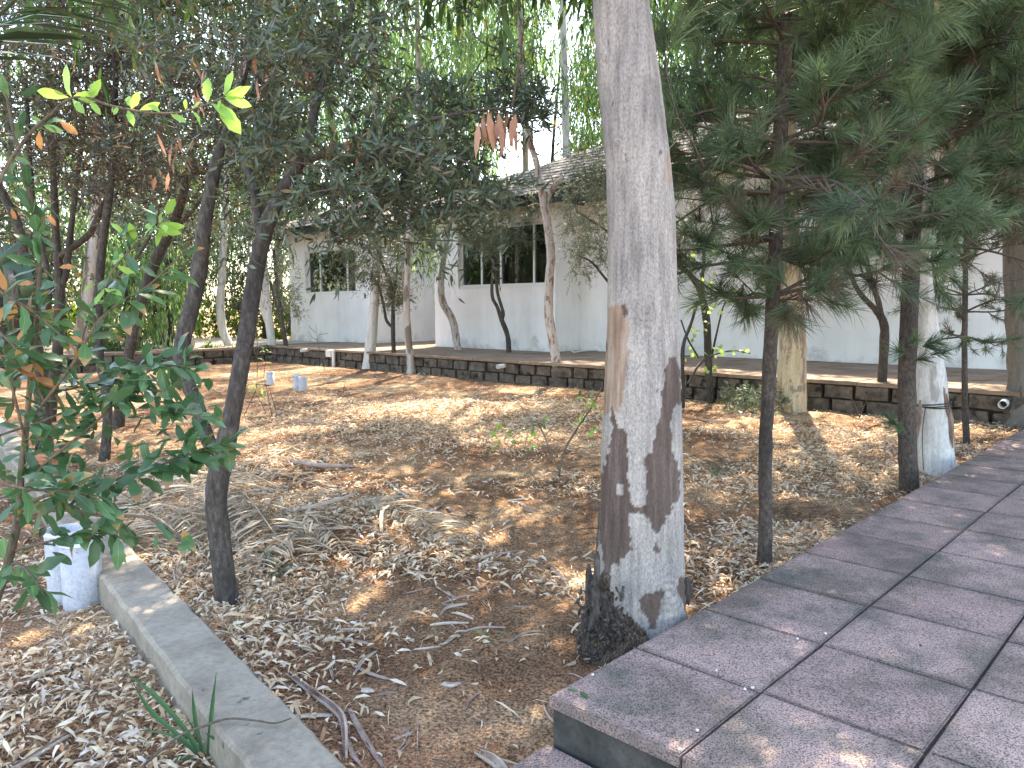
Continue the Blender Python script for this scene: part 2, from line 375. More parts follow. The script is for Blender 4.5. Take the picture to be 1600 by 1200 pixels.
# ---- tiled path
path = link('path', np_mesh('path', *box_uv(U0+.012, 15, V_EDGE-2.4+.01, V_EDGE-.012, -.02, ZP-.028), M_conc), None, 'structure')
pb = boxobj('joint_bed', M_mortar, path, U0+.02, 14.9, V_EDGE-2.38, V_EDGE-.02, ZP-.0275, ZP-.013)
tiles = [slab_mesh('tile', .3915, .3915, .032, M_tile, .004)]
def put_tile(i, j, z):
    o = bpy.data.objects.new('tile', tiles[0]); COL.objects.link(o); o.parent = path
    p = uv2w(U0+.4*(i+.5), V_EDGE-.4*(j+.5), z+random.uniform(-.0025, .0025)); o.location = p
    o.rotation_euler = (random.gauss(0, .0035), random.gauss(0, .0035), ROTZ+random.gauss(0, .0035))
for j in range(6):
    for i in range(34): put_tile(i, j, ZP)
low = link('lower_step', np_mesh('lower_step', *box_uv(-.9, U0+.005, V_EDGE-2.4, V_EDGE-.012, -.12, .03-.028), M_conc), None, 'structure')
boxobj('joint_bed', M_mortar, low, -.88, U0, V_EDGE-2.38, V_EDGE-.02, .03-.0275, .03-.013)
path_real = path; path = low
for j in range(6):
    for i in range(-5, 0): put_tile(i, j, .03)
path = path_real

# ---- concrete kerb on the left
def build_curb():
    vs = np.arange(-.6, 11.2, .045); prof = [(-.20, -.2), (-.20, .043), (-.188, .055), (-.012, .055), (0, .043), (0, -.2)]
    V = []; rr = []
    for v in vs:
        ur = curb_ur(v)+.006*mnoise.noise((v*3, 0, 0))
        for k, (du, z) in enumerate(prof):
            w = .006 if k in (1, 2, 3, 4) else 0
            q = mnoise.noise((v*11, du*9, z*3)); chip = -.012*max(0, mnoise.noise((v*6, k*5.1, 4))-.25) if k in (1, 2, 3, 4) else 0
            V.append(uv2w(ur+du+w*q, v, z+w*.6*q+chip))
    n = len(prof); i = np.arange(len(vs)-1)[:, None]*n; j = np.arange(n-1)[None]
    F = np.stack([i+j, i+j+n, i+j+n+1, i+j+1], -1).reshape(-1, 4)
    link('kerb', np_mesh('kerb', V, F, M_curb, False), None, 'structure')
build_curb()

# ------------------------------------------------------------------ terrace
M_slab = simple_mat('terrace_slab', (.17, .115, .082), (.31, .235, .175), 2.2, .85, .3, .003, None, (1.6, .6, (.15, .12, .1)))
M_stone = simple_mat('stone', (.045, .036, .03), (.19, .155, .125), 9, .95, .9, .012, None, (5, .58, (.028, .025, .024)))
M_stonedark = simple_mat('stone_mortar', (.03, .025, .022), (.08, .065, .055), 14, .95, .8, .01)
terr = link('terrace', np_mesh('terrace', *box_uv(UT+.07, 11.25, -4, VB+.5, -.1, ZT-.045), M_stonedark), None, 'structure')
boxobj('joint_bed', M_mortar, terr, UT+.02, 11.22, -3.98, VB+.48, ZT-.0445, ZT-.012)
slab = slab_mesh('slab', .492, .492, .04, M_slab, .004)
V0 = -1.5
for j in range(34):
    for i in range(6):
        o = bpy.data.objects.new('slab', slab); COL.objects.link(o); o.parent = terr
        o.location = uv2w(UT-.03+.5*(i+.5), V0+.5*(j+.5), ZT+random.uniform(-.002, .002)); o.rotation_euler = (random.gauss(0, .002), random.gauss(0, .002), ROTZ)
def stone_mesh(w, h, d, seed):
    bm = bmesh.new(); bmesh.ops.create_cube(bm, size=1); bmesh.ops.subdivide_edges(bm, edges=bm.edges[:], cuts=1, use_grid_fill=True)
    for v in bm.verts:
        v.co = Vector((v.co.x*d, v.co.y*w, v.co.z*h)); q = mnoise.noise_vector(v.co*11+Vector((seed*3.1, 0, 0)))
        r = 1-.05*(abs(v.co.y/w*2) > .9)-.05*(abs(v.co.z/h*2) > .9); v.co = Vector((v.co.x, v.co.y*(r if r > .92 else .93), v.co.z*r))+q*.013
    me = bpy.data.meshes.new('stone'); bm.to_mesh(me); bm.free(); me.materials.append(M_stone); return me
stv = [stone_mesh(.33, .148, .12, k) for k in range(7)]
v = -1.2
rows = [(.06, 0), (.215, .17)]
for z, off in rows:
    v = -1.0+off
    while v < VB+.4:
        sc = random.uniform(.75, 1.2); o = bpy.data.objects.new('stone', random.choice(stv)); COL.objects.link(o); o.parent = terr
        o.location = uv2w(UT+.055+random.uniform(-.012, .01), v+.17*sc, z+random.uniform(-.006, .006)); o.scale = (1, sc, random.uniform(.95, 1.05)); o.rotation_euler = (random.gauss(0, .02), random.gauss(0, .02), ROTZ)
        v += .34*sc+.012
# raised yard beyond the garden and its low stone wall (runs back along u)
yard = link('paved_yard', np_mesh('paved_yard', *box_uv(-30, UT+.06, VB+.12, 21.5, -.1, ZT-.03), simple_mat('yard_paving', (.22, .19, .16), (.33, .29, .25), 1.4)), None, 'structure')
boxobj('paving_strip', simple_mat('yard_paving2', (.30, .26, .22), (.46, .41, .35), 1.4), yard, UT+.061, 10.49, VB+.51, 21.5, -.1, ZT-.03)
wallb = thing('low_stone_wall', uv2w(2, VB, 0), 'low dark stone retaining wall across the far end of the garden', 'wall')
cop = Acc()
for k in range(24):
    V, F = box_uv(-5.5+k*.58, -5.5+k*.58+.565, VB-.03, VB+.14, ZT-.055, ZT-.012+.003*(k % 3)); cop.add(V, F)
cop.build('coping', M_slab, wallb)
V, F = box_uv(-5.5, UT+.05, VB+.05, VB+.118, -.1, ZT-.06); link('core', np_mesh('core', V, F, M_stonedark), wallb)
for z, off in rows:
    u = -5.4+off
    while u < UT-.1:
        sc = random.uniform(.75, 1.25); o = bpy.data.objects.new('stone', random.choice(stv)); COL.objects.link(o); o.parent = wallb
        P = uv2w(u+.17*sc, VB+.045+random.uniform(-.012, .01), z+random.uniform(-.006, .006)); o.location = P-np.array(wallb.location)
        o.scale = (1, sc, random.uniform(.95, 1.05)); o.rotation_euler = (random.gauss(0, .02), random.gauss(0, .02), ROTZ-math.pi/2)
        u += .34*sc+.012

# ------------------------------------------------------------------ house
def wall_mat():
    m, t, b, out = mat('white_render')
    P = geo_pos(t); n = noise_n(t, 1.3, 6, .6, P); r = ramp(t, [(.3, (.70, .70, .71)), (.6, (.80, .80, .81))]); t.links.new(n.outputs[0], r.inputs[0])
    st = noise_n(t, 1, 6, .65, geo_pos(t, (5, 5, .7))); r1 = ramp(t, [(.35, (.93, .925, .92)), (.55, (1, 1, 1))]); t.links.new(st.outputs[0], r1.inputs[0])
    c = mix(t, r.outputs[0], r1.outputs[0], 1.0, 'MULTIPLY')
    s = N(t, 'ShaderNodeSeparateXYZ'); t.links.new(P, s.inputs[0]); n2 = noise_n(t, 1.6, 6, .7, P)
    ma = N(t, 'ShaderNodeMath', operation='MULTIPLY_ADD'); t.links.new(n2.outputs[0], ma.inputs[0]); ma.inputs[1].default_value = -1.9; t.links.new(s.outputs[2], ma.inputs[2])
    r2 = ramp(t, [(0, (.85, .85, .85)), (.25, (0, 0, 0))]); 
    mr = N(t, 'ShaderNodeMapRange'); mr.inputs[1].default_value = -.75; mr.inputs[2].default_value = .25; t.links.new(ma.outputs[0], mr.inputs[0]); t.links.new(mr.outputs[0], r2.inputs[0])
    fine = noise_n(t, 30, 5, .7, P); f = mix(t, r2.outputs[0], fine.outputs[0], 1.0, 'MULTIPLY')
    c = mix(t, c, (.20, .19, .17), f); t.links.new(c, b.inputs['Base Color']); b.inputs['Roughness'].default_value = .9
    bump(t, b, fine.outputs[0], .25, .004); return m
M_wall = wall_mat()
M_frame, _t, _b, _ = mat('white_frame'); _b.inputs['Base Color'].default_value = (.72, .73, .74, 1); _b.inputs['Roughness'].default_value = .4
M_glass, _t, _b, _o = mat('window_glass')
_g = _t.nodes.new('ShaderNodeBsdfGlossy'); _g.inputs['Roughness'].default_value = .03; _g.inputs[0].default_value = (.8, .9, .9, 1)
_tr = _t.nodes.new('ShaderNodeBsdfTransparent'); _tr.inputs[0].default_value = (.6, .7, .68, 1); _lw = _t.nodes.new('ShaderNodeFresnel'); _lw.inputs[0].default_value = 1.9
_mx = _t.nodes.new('ShaderNodeMixShader'); _t.links.new(_lw.outputs[0], _mx.inputs[0]); _t.links.new(_tr.outputs[0], _mx.inputs[1]); _t.links.new(_g.outputs[0], _mx.inputs[2]); _t.links.new(_mx.outputs[0], _o.inputs[0])
M_curtain = simple_mat('curtain', (.40, .42, .26), (.56, .56, .38), 3, .9); M_room = simple_mat('room_wall', (.25, .25, .24), (.35, .35, .33), 2)
M_screen = simple_mat('insect_screen', (.05, .05, .055), (.08, .08, .085), 40)
M_shingle = simple_mat('shingle', (.06, .06, .063), (.17, .165, .165), 3.5, .9, .6, .006, None, (2.5, .6, (.25, .17, .11)))
M_fascia = simple_mat('fascia', (.022, .022, .024), (.04, .04, .042), 5, .7)
house = thing('house', uv2w(12, 11, ZT), 'long white single storey house with dark shingle roofs and white framed windows', 'house')
UF, ULW, VR = 10.5, 11.2, 8.97          # facade plane, long wall plane, right corner of the near block
ZB = ZT-.1; ZE = 3.02; TH = .22
def win_from_px(x0, x1, yt, yb, u):
    xm = (x0+x1)/2; v0, _ = on_u(x0, yb, u); v1, _ = on_u(x1, yb, u); _, zb = on_u(xm, yb, u); _, zt = on_u(xm, yt, u)
    return (min(v0, v1), max(v0, v1), zb, zt)
w_far = win_from_px(478, 556, 389, 457.5, UF); w_near = win_from_px(716, 856, 352, 446, UF)
w_r1 = win_from_px(1445, 1528, 262, 393, ULW); w_r2 = win_from_px(1268, 1398, 272, 404, ULW)
w_r1 = (w_r1[0], w_r1[1], w_r2[2], w_r2[3])
def facade(u, v0, v1, wins, ZE=3.02):
    """front wall slab facing -u, with real openings"""
    a = Acc(); wins = sorted(wins); cur = v0
    for (a0, a1, zb, zt) in wins:
        a.add(*box_uv(u, u+TH, cur, a0, ZB, ZE)); a.add(*box_uv(u, u+TH, a0, a1, ZB, zb)); a.add(*box_uv(u, u+TH, a0, a1, zt, ZE)); cur = a1
    a.add(*box_uv(u, u+TH, cur, v1, ZB, ZE)); return a.build('wall', M_wall, house)
facade(UF, 14.34, 18.0, [w_far]); facade(UF, VR, 12.26, [w_near]); facade(ULW, -6, VR-.001, [w_r1, w_r2], 3.3)
boxobj('wall', M_wall, house, UF+TH+.001, 16.5, 14.34, 14.34+TH, ZB, ZE)      # lit side wall of the far block
boxobj('wall', M_wall, house, UF+TH+.001, 16.5, 12.26-TH, 12.26, ZB, ZE)      # left side of the near block
boxobj('wall', M_wall, house, UF+TH+.001, ULW-.001, VR, VR+TH, ZB, ZE)
boxobj('wall', M_wall, house, 13.6, 13.8, 12.262, 14.338, ZB, ZE)            # back of the recess
boxobj('wall', M_wall, house, UF+TH+.001, 16.5, 18.0-TH, 18.0, ZB, ZE)
boxobj('wall', M_wall, house, 16.3, 16.5, -6, 14.33, ZB, ZE)
boxobj('recess_floor', M_slab, house, 11.251, 13.6, 12.261, 14.339, ZB, ZT-.004)
boxobj('floor_slab', M_room, house, 11.43, 16.29, -5.9, 12.0, ZB, ZT+.02)
boxobj('floor_slab', M_room, house, 10.73, 16.29, 14.57, 17.77, ZB, ZT+.02)
boxobj('room_partition', M_room, house, 13.0, 13.1, -5.9, 12.0, ZT+.021, ZE); boxobj('room_partition', M_room, house, 13.0, 13.1, 14.57, 17.77, ZT+.021, ZE)
def window(w, u, mulls, curtain, left_reveal=True):
    v0, v1, zb, zt = w; fr = Acc(); d0, d1 = u+.10, u+.15; f = .035
    root = bpy.data.objects.new('window', None); COL.objects.link(root); root.parent = house; root.location = Vector(uv2w(u, (v0+v1)/2, zb))-Vector(house.location)
    bpy.context.view_layer.update()
    def sub(name, acc_or, m):
        V = np.concatenate(acc_or.V); ks = sorted(acc_or.F)
        me = np_mesh(name, V-np.array(root.matrix_world.translation), [np.concatenate(acc_or.F[k]) for k in ks], m)
        o = bpy.data.objects.new(name, me); COL.objects.link(o); o.parent = root; return o
    fr.add(*box_uv(d0, d1, v0+.001, v1-.001, zb+.001, zb+f)); fr.add(*box_uv(d0, d1, v0+.001, v1-.001, zt-f, zt-.001))
    fr.add(*box_uv(d0, d1, v0+.001, v0+f, zb+f, zt-f)); fr.add(*box_uv(d0, d1, v1-f, v1-.001, zb+f, zt-f)); sub('frame', fr, M_frame)
    xs = [v1-f]+[v1-(v1-v0)*k for k in mulls]+[v0+f]
    for k in mulls:
        mm = Acc(); c = v1-(v1-v0)*k; mm.add(*box_uv(d0+.003, d1-.003, c-.022, c+.022, zb+f, zt-f)); sub('mullion', mm, M_frame)
    for i in range(len(xs)-1):
        g = Acc(); hi = xs[i]-(.022 if i else 0); lo = xs[i+1]+(.022 if i < len(xs)-2 else 0)
        g.add(*box_uv(d0+.02, d0+.026, lo, hi, zb+f, zt-f)); sub('pane', g, M_glass)
    si = Acc(); si.add(*box_uv(u-.02, d0-.001, v0+.001, v1-.001, zb-.02, zb+.012)); sub('sill', si, M_frame)
    if curtain:
        for (k0, k1) in curtain:
            a0 = v1-(v1-v0)*k0; a1 = v1-(v1-v0)*k1; n = 60; s = np.linspace(0, 1, n); vv = a0+(a1-a0)*s; uu = u+.3+.025*np.sin(s*70)+.01*np.sin(s*31)
            V = np.concatenate([[uv2w(a, b, zb-.3) for a, b in zip(uu, vv)], [uv2w(a, b, zt+.05) for a, b in zip(uu, vv)]]); i = np.arange(n-1)
            c = Acc(); c.add(V, np.stack([i, i+1, i+1+n, i+n], -1)); sub('curtain', c, M_curtain)
window(w_far, UF, [.24, .78], [(.45, .95)]); window(w_near, UF, [.24, .46, .82], [(.0, .12)]); window(w_r1, ULW, [.3], [(.12, .3)]); window(w_r2, ULW, [.5], [])
# roofs -------------------------------------------------------------
def hip_roof(u0, u1, v0, v1, z0, slope, detail_v=None):
    a = Acc(); hw = min(u1-u0, v1-v0)/2; zr = z0+hw*slope
    if v1-v0 > u1-u0: r0, r1 = (u0+hw, v0+hw), (u0+hw, v1-hw)
    else: r0, r1 = (u0+hw, v0+hw), (u1-hw, v0+hw)
    A, B, C, D = uv2w(u0, v0, z0), uv2w(u1, v0, z0), uv2w(u1, v1, z0), uv2w(u0, v1, z0); E, G = uv2w(*r0, zr), uv2w(*r1, zr)
    if v1-v0 > u1-u0: a.add([A, D, G, E, B, C], [[0, 1, 2, 3], [4, 3, 2, 5]]); a.add([A, B, E, C, D, G], [[0, 1, 2], [3, 4, 5]])
    else: a.add([A, B, G, E, D, C], [[0, 1, 2, 3], [4, 3, 2, 5]]); a.add([A, D, E, B, C, G], [[0, 1, 2], [3, 4, 5]])
    return a, hw, zr
roofs = []; UE, VS = 10.75, 8.5
for (u0, u1, v0, v1) in ((10.02, 16.9, -6.4, 12.75), (10.02, 16.9, 13.88, 18.45)):
    a, hw, zr = hip_roof(u0, u1, v0, v1, ZE+.04, .46)
    if v0 < 0:                                            # main roof: set back eave along the long wall, projecting over the near block
        z0 = ZE+.04; zb = z0+(UE-u0)*.46; E_, G_ = uv2w(u0+hw, v0+hw, zr), uv2w(u0+hw, v1-hw, zr); a = Acc()
        a.add([uv2w(u0, VS, z0), uv2w(u0, v1, z0), G_, uv2w(u0+hw, VS, zr)], [[0, 1, 2, 3]]); a.add([uv2w(UE, v0, zb), uv2w(UE, VS, zb), uv2w(u0+hw, VS, zr), E_], [[0, 1, 2, 3]])
        a.add([uv2w(u1, v0, z0), E_, G_, uv2w(u1, v1, z0)], [[0, 1, 2, 3]]); a.add([uv2w(u0, v1, z0), uv2w(u1, v1, z0), G_, uv2w(u0, VS-.004, z0), uv2w(UE, VS-.004, z0), uv2w(UE, VS-.004, zb)], [[0, 1, 2], [3, 4, 5]])
        boxobj('fascia', M_fascia, house, UE-.02, UE+.02, v0, VS-.006, zb-.16, zb-.004); boxobj('soffit', M_fascia, house, UE+.021, ULW-.002, v0, VR-.005, zb-.13, zb-.12)
        boxobj('soffit', M_fascia, house, u0+.021, u1-.1, VS+.03, v1-.03, ZE+.002, ZE+.012)
    rf = a.build('roof', M_fascia, house); roofs.append(rf)
    boxobj('fascia', M_fascia, house, u0-.02, u0+.02, (VS if v0 < 0 else v0)+.02, v1-.02, ZE-.12, ZE+.035); boxobj('fascia', M_fascia, house, u0+.021, u1, v1-.019, v1+.02, ZE-.12, ZE+.035)
    if v0 > 0:
        boxobj('fascia', M_fascia, house, u0+.021, u1, v0-.02, v0+.019, ZE-.12, ZE+.035); boxobj('soffit', M_fascia, house, u0+.021, u1-.1, v0+.03, v1-.03, ZE+.002, ZE+.012)
    else: boxobj('fascia', M_fascia, house, u0+.021, UE, VS-.0, VS+.019, ZE-.12, ZE+.035)
boxobj('link_roof', M_fascia, house, 13.2, 16.9, 12.78, 13.85, ZE+.05, ZE+.14)
# shingles on the garden side slope
def shingles():
    sl = .46; L = .24; cs = math.cos(math.atan(sl)); w = .3
    base = slab_mesh('shingle', L*1.25, w*.97, .014, M_shingle, 0)
    Vb = np.array([v.co for v in base.vertices]); Fb = [list(p.vertices) for p in base.polygons]
    stuff = {0: Acc(), 1: Acc()}; cnt = 0
    for ri, (u0, v0, v1, rows_) in enumerate(((10.0, -1.0, 12.75, 14), (10.0, 13.88, 18.45, 10))):
        for r in range(rows_):
            uu = u0+(r+.45)*L*cs; zz = ZE+.04+(uu-u0+.02)*sl+.022; off = .15*(r % 2)
            vlo = v0+off+(0 if ri == 0 else (r*L*cs)); vhi = v1-(r*L*cs)-.05; v = vlo
            while v+w < vhi:
                if ri == 0 and v < VS and uu < UE+.1: v += w; continue
                ry = -math.atan(sl)+.05; Mx = Matrix.Translation(Vector(uv2w(uu, v+w/2, zz+random.uniform(0, .006))))@Matrix.Rotation(ROTZ+random.gauss(0, .012), 4, 'Z')@Matrix.Rotation(ry, 4, 'Y')
                vis = ri == 0 and v > 5.2 and cnt < 295
                if vis:
                    o = bpy.data.objects.new('shingle', base); COL.objects.link(o); o.parent = roofs[0]; o.matrix_local = Mx; cnt += 1
                    o.parent = roofs[0]; o.matrix_parent_inverse = Matrix.Identity(4); o.matrix_basis = Matrix.Translation(-Vector(house.location)+Vector(house.location))@Mx
                    o.matrix_parent_inverse = roofs[0].matrix_world.inverted() if False else Matrix.Identity(4)
                else:
                    Q = np.array([Mx@Vector(c) for c in Vb]); stuff[ri].add(Q, [f for f in Fb if len(f) == 4])
                v += w
    for ri in (0, 1):
        stuff[ri].build('shingles', M_shingle, house, kind='stuff')
shingles()
# air conditioner on the lit side wall
ac = thing('air_conditioner', uv2w(12.15, 14.2, 2.5), 'white boxed air conditioner unit high on the recessed side wall', 'air conditioner')
a = Acc(); a.add(*box_uv(11.85, 12.45, 14.02, 14.31, 2.48, 2.86)); a.build('body', M_frame, ac)
a = Acc()
for k in range(7): a.add(*box_uv(11.9, 12.4, 14.004, 14.018, 2.51+k*.048, 2.53+k*.048))
a.build('grille', M_screen, ac)
a = Acc(); a.add(*box_uv(11.9, 11.94, 14.03, 14.335, 2.43, 2.479)); a.add(*box_uv(12.36, 12.4, 14.03, 14.335, 2.43, 2.479)); a.build('bracket', M_fascia, ac)
# drain pipes poking out of the terrace wall, hose
M_pvc = simple_mat('white_pvc', (.50, .50, .5), (.64, .64, .64), 12, .5, .2, .002, None, (20, .63, (.2, .2, .2)))
M_hole, _t, _b, _ = mat('pipe_inside'); _b.inputs['Base Color'].default_value = (.03, .03, .03, 1)
def ring_tube(P0, P1, r, thick, sides=20):
    """open pipe with wall thickness"""
    P0, P1 = np.array(P0, float), np.array(P1, float); d = P1-P0; Vv = []
    for P, rr in ((P0, r), (P1, r), (P1, r-thick), (P0, r-thick)): 
        n = np.cross(unit(d), [.31, .17, .9]); n = unit(n); b = np.cross(unit(d), n); an = np.linspace(0, 2*np.pi, sides, endpoint=False)
        Vv.append(P+np.outer(np.cos(an)*rr, n)+np.outer(np.sin(an)*rr, b))
    V = np.concatenate(Vv); j = np.arange(sides); j2 = (j+1) % sides; F = []
    for k in range(3): F.append(np.stack([k*sides+j, k*sides+j2, (k+1)*sides+j2, (k+1)*sides+j], -1))
    return V, np.concatenate(F)
for (px, py, lab) in ((479, 547, 'small white drain pipe in the stone wall under the far window'), (786, 572, 'short white drain pipe below the terrace beside the forked olive sapling'), (1568, 630, 'white drain pipe sticking out of the wall near the right edge')):
    vv, zz = on_u(px, py, UT-.03); r = .035 if px < 1000 else .04
    V, F = ring_tube(uv2w(UT+.06, vv, zz+.004), uv2w(UT-.17, vv-.02, zz), r, .006, 14)
    o = link('drain_pipe', np_mesh('drain_pipe', V, F, M_pvc, True)); tag(o, lab, 'pipe', 'drain pipes in the terrace wall')
vv, zz = on_u(521, 547, UT-.05); jb = thing('downpipe', uv2w(UT-.08, vv, 0), 'white junction box with short downpipe on the stone terrace wall', 'pipe')
a = Acc(); a.add(*box_uv(UT-.13, UT-.012, vv-.01, vv+.16, .2, .33)); a.build('junction_box', M_pvc, jb)
a = Acc(); tubeacc(a, [uv2w(UT-.08, vv-.04, .31), uv2w(UT-.08, vv-.04, .12), uv2w(UT-.08, vv-.04, -.02)], .035, 12); a.build('pipe', M_pvc, jb, True)
a = Acc(); hp = [gp(x, y, ZT+.018) for x, y in ((893, 548), (897, 550.5), (908, 549), (925, 547.5), (950, 547), (1000, 549))]; tubeacc(a, catmull(hp, 4), .014, 8)
tag(a.build('hose', M_pvc, None, True), 'thin white hose lying on the terrace against the long wall', 'hose')

# ------------------------------------------------------------------ trees
def pxpath(pts, fwd, dy=None, n=4):
    """pts (px,py,rpx[,d]) -> smooth 3D path and radii at the tree's distance"""
    P = []; r = []
    for q in pts:
        f = fwd+(q[3] if len(q) > 3 else 0); P.append(at(q[0], q[1], f)); r.append(q[2]*f/FPX)
    P = np.array(P); r = np.array(r); C = catmull(P, n); R = np.interp(np.linspace(0, len(P)-1, len(C)), np.arange(len(P)), r); return C, R
def clump_crown(limbs, crown, skel, clumps, leafL, leafW, tints, nt=8, nl=14, tw=.25, droop=.3, mode='spray', rb=.006, keepfn=True, bend=.3, connect=True):
    """clumps: (n,3) centres joined to the skeleton by limbs, twigs around each centre, leaves along the twigs"""
    skel = np.asarray(skel); clumps = np.asarray(clumps); hx, hy = proj(clumps); hole = np.zeros(len(clumps), bool)
    for (x0, x1, y0, y1) in ((775, 880, 120, 290), (860, 884, -10, 240), (640, 665, 0, 30), (140, 165, 30, 70), (225, 240, 10, 40), (455, 480, 380, 420)): hole |= (hx > x0) & (hx < x1) & (hy > y0) & (hy < y1)
    clumps = clumps[~(hole & (clumps[:, 1] > 10.5) & (rng.random(len(clumps)) < .97))]
    if len(clumps) == 0: return
    if connect:
        cen = skel.mean(0); clumps = clumps[np.argsort([np.min(np.linalg.norm(skel-c, axis=1)) for c in clumps])]
        for c in clumps:
            d = np.linalg.norm(skel-c, axis=1)+np.maximum(0, skel[:, 2]-c[2])*.8; k = int(np.argmin(d)); s = skel[k]; skel = np.vstack([skel, c, (s+c)/2])
            if np.linalg.norm(c-s) > 2.2: continue
            L = np.linalg.norm(c-s); m = (s+c)/2+rng.normal(0, .07*L, 3)+np.array([0, 0, .06*L])
            tubeacc(limbs, catmull([s, m, c], 3), np.linspace(rb*(1+.8*L), rb*.5, 7), 5)
    n = len(clumps)*nt
    C = np.repeat(clumps, nt, 0); D = unit(rng.normal(0, 1, (n, 3))); 
    if mode == 'weep': D = unit(D*np.array([.5, .5, .3])+np.array([0, 0, -1.0]))
    else: D = unit(D+np.array([0, 0, .25]))
    TL = tw*rng.uniform(.5, 1.3, n)
    k1 = sun_keep(C+D*TL[:, None]*.5) if keepfn else np.ones(n, bool)
    C, D, TL = C[k1], D[k1], TL[k1]; n = len(C)
    if n == 0: return
    st = C+rng.normal(0, tw*.35, (n, 3)) if mode == 'weep' else C+rng.normal(0, tw*.12, (n, 3))
    E1 = st+D*TL[:, None]; mid = st+D*TL[:, None]*.5+np.array([0, 0, 1])*TL[:, None]*.08; E1[:, 2] -= droop*TL
    # twig blades
    S = unit(np.cross(D, rng.normal(0, 1, (n, 3))))*max(rb*.28, .0012)
    V = np.stack([st-S, st+S, mid+S*.8, mid-S*.8, E1], 1).reshape(-1, 3); o = np.arange(n)[:, None]*5
    limbs.add(V, np.concatenate([o+[[0, 1, 2]], o+[[0, 2, 3]], o+[[3, 2, 4]]]), .5)
    t = rng.uniform(.12, 1.0, (n, nl)); A = st[:, None]; B = mid[:, None]; Cc = E1[:, None]; tt = t[..., None]
    P = ((1-tt)**2*A+2*tt*(1-tt)*(2*B-.5*A-.5*Cc)+tt**2*Cc).reshape(-1, 3)
    G = np.repeat(D, nl, 0); side = rng.normal(0, 1, (len(P), 3))
    if mode == 'weep': LD = unit(G*.3+side*.28+np.array([0, 0, -1.0]))
    else: LD = unit(G*.8+side*.75+np.array([0, 0, -.1]))
    base_t = np.repeat(rng.uniform(-.12, .12, n), nl); tn = np.clip(rng.uniform(tints[0], tints[1], len(P))+base_t, 0, 1)
    leaves(crown, P, LD, leafL*rng.uniform(.6, 1.25, len(P)), leafW*rng.uniform(.7, 1.25, len(P)), tn, bend)
def ell_clumps(n, c, r, inner=.35):
    D = unit(rng.normal(0, 1, (n, 3))); rad = rng.uniform(inner, 1, (n, 1))**.6; return np.asarray(c)+D*rad*np.asarray(r)
def bez(pts, n=40):
    return catmull(np.array(pts), n//max(1, len(pts)-1))

TALL = []
def make_tree(label, paths, bark, crowns=None, name='tree', cat='tree', group=None, sides=10, rough=.04, limb_mat=None, flare=1.25):
    """paths: list of (pts px, fwd); crowns: list of dict for clump_crown"""
    C0, R0 = pxpath(*paths[0]); base = C0[0].copy()
    t = thing(name, (base[0], base[1], ground_h(base[0], base[1])), label, cat, group)
    a = Acc(); skel = []
    for i, p in enumerate(paths):
        C, R = pxpath(*p)
        if i == 0:
            C = np.vstack([C[0]-(C[1]-C[0])*.0+np.array([0, 0, -.06]), C]); R = np.concatenate([[R[0]*flare], R]); R[1] *= (1+flare)/2
        V, F = tube(C, R, sides, rough); a.add(V, F, .5); skel.append(C)
    a.build('trunk', bark, t, True)
    skel = np.concatenate(skel); li, cr = Acc(), Acc()
    for c in (crowns or []):
        c = dict(c); cl = c.pop('clumps'); m = c.pop('mat'); z0 = c.pop('zmin', None)
        sk = skel if z0 is None else skel[skel[:, 2] > z0]
        if len(sk) == 0: sk = skel[-2:]
        clump_crown(li, cr, sk, cl, **c)
    if li.V: li.build('limbs', limb_mat or M_twig, t, kind='stuff')
    if cr.V: cr.build('crown', m, t, kind='stuff')
    if bark is not M_bdark: TALL.append((t, skel))
    return t, skel
def pxbox(n, x0, x1, y0, y1, f0, f1, dens=None):
    """clump centres inside a box of directions and distances"""
    out = []
    while len(out) < n:
        x, y, f = rng.uniform(x0, x1), rng.uniform(y0, y1), rng.uniform(f0, f1)
        if dens is None or rng.random() < dens(x, y): out.append(at(x, y, f))
    return np.array(out)
def tall(px_at_top, py, fwd, zs):                 # extend a trunk above the frame
    return [(px_at_top+dx, py-dy, r) for dx, dy, r in zs]

# T1: forked dark tree at the left, leaves over the upper left and middle
f1 = fwd_of(358, 950)
t1_trunk = [(358, 955, 19), (352, 910, 17.5), (344, 850, 17), (338, 790, 17), (341, 745, 17), (350, 708, 18)]
t1_r = [(350, 708, 16, 0), (362, 650, 14, 0), (373, 589, 13, .0), (386, 516, 13, .02), (399, 430, 12.5, .04), (413, 365, 12.5, .05), (434, 313, 11, .05), (465, 260, 10, .05), (483, 215, 8.5, .05), (495, 157, 6.5, .1), (520, 95, 5, .2), (548, 20, 4, .3), (560, -90, 3, .35)]
t1_l = [(350, 708, 13, 0), (326, 690, 11.5, .05), (308, 634, 11, .1), (286, 580, 11, .15), (284, 540, 12, .2), (297, 488, 12, .22), (311, 425, 12, .25), (318, 362, 11, .25), (327, 308, 10, .28), (340, 250, 9, .3), (357, 201, 8, .3), (378, 120, 7, .3), (398, 50, 6, .35), (405, -20, 5, .4), (412, -120, 4, .4)]
t1_b = [(405, 362, 7, .05), (401, 335, 7, .07), (395, 285, 6.5, .12), (381, 253, 5.5, .18), (353, 211, 4.5, .3)]
t1_c = [(472, 254, 6, .05), (513, 241, 5, .0), (576, 248, 4.2, -.05), (625, 212, 3.4, -.1), (667, 189, 2.8, -.12), (744, 173, 2, -.15), (800, 168, 1.5, -.15)]
def dens1(x, y):
    if 560 < x and y > 310: return .15
    if 640 < x < 780 and y < 150: return .25
    if x > 760: return .45 if 130 < y < 200 else .04
    return 1.0
c1 = pxbox(95, 390, 850, -60, 345, f1-.5, f1+.9, dens1)
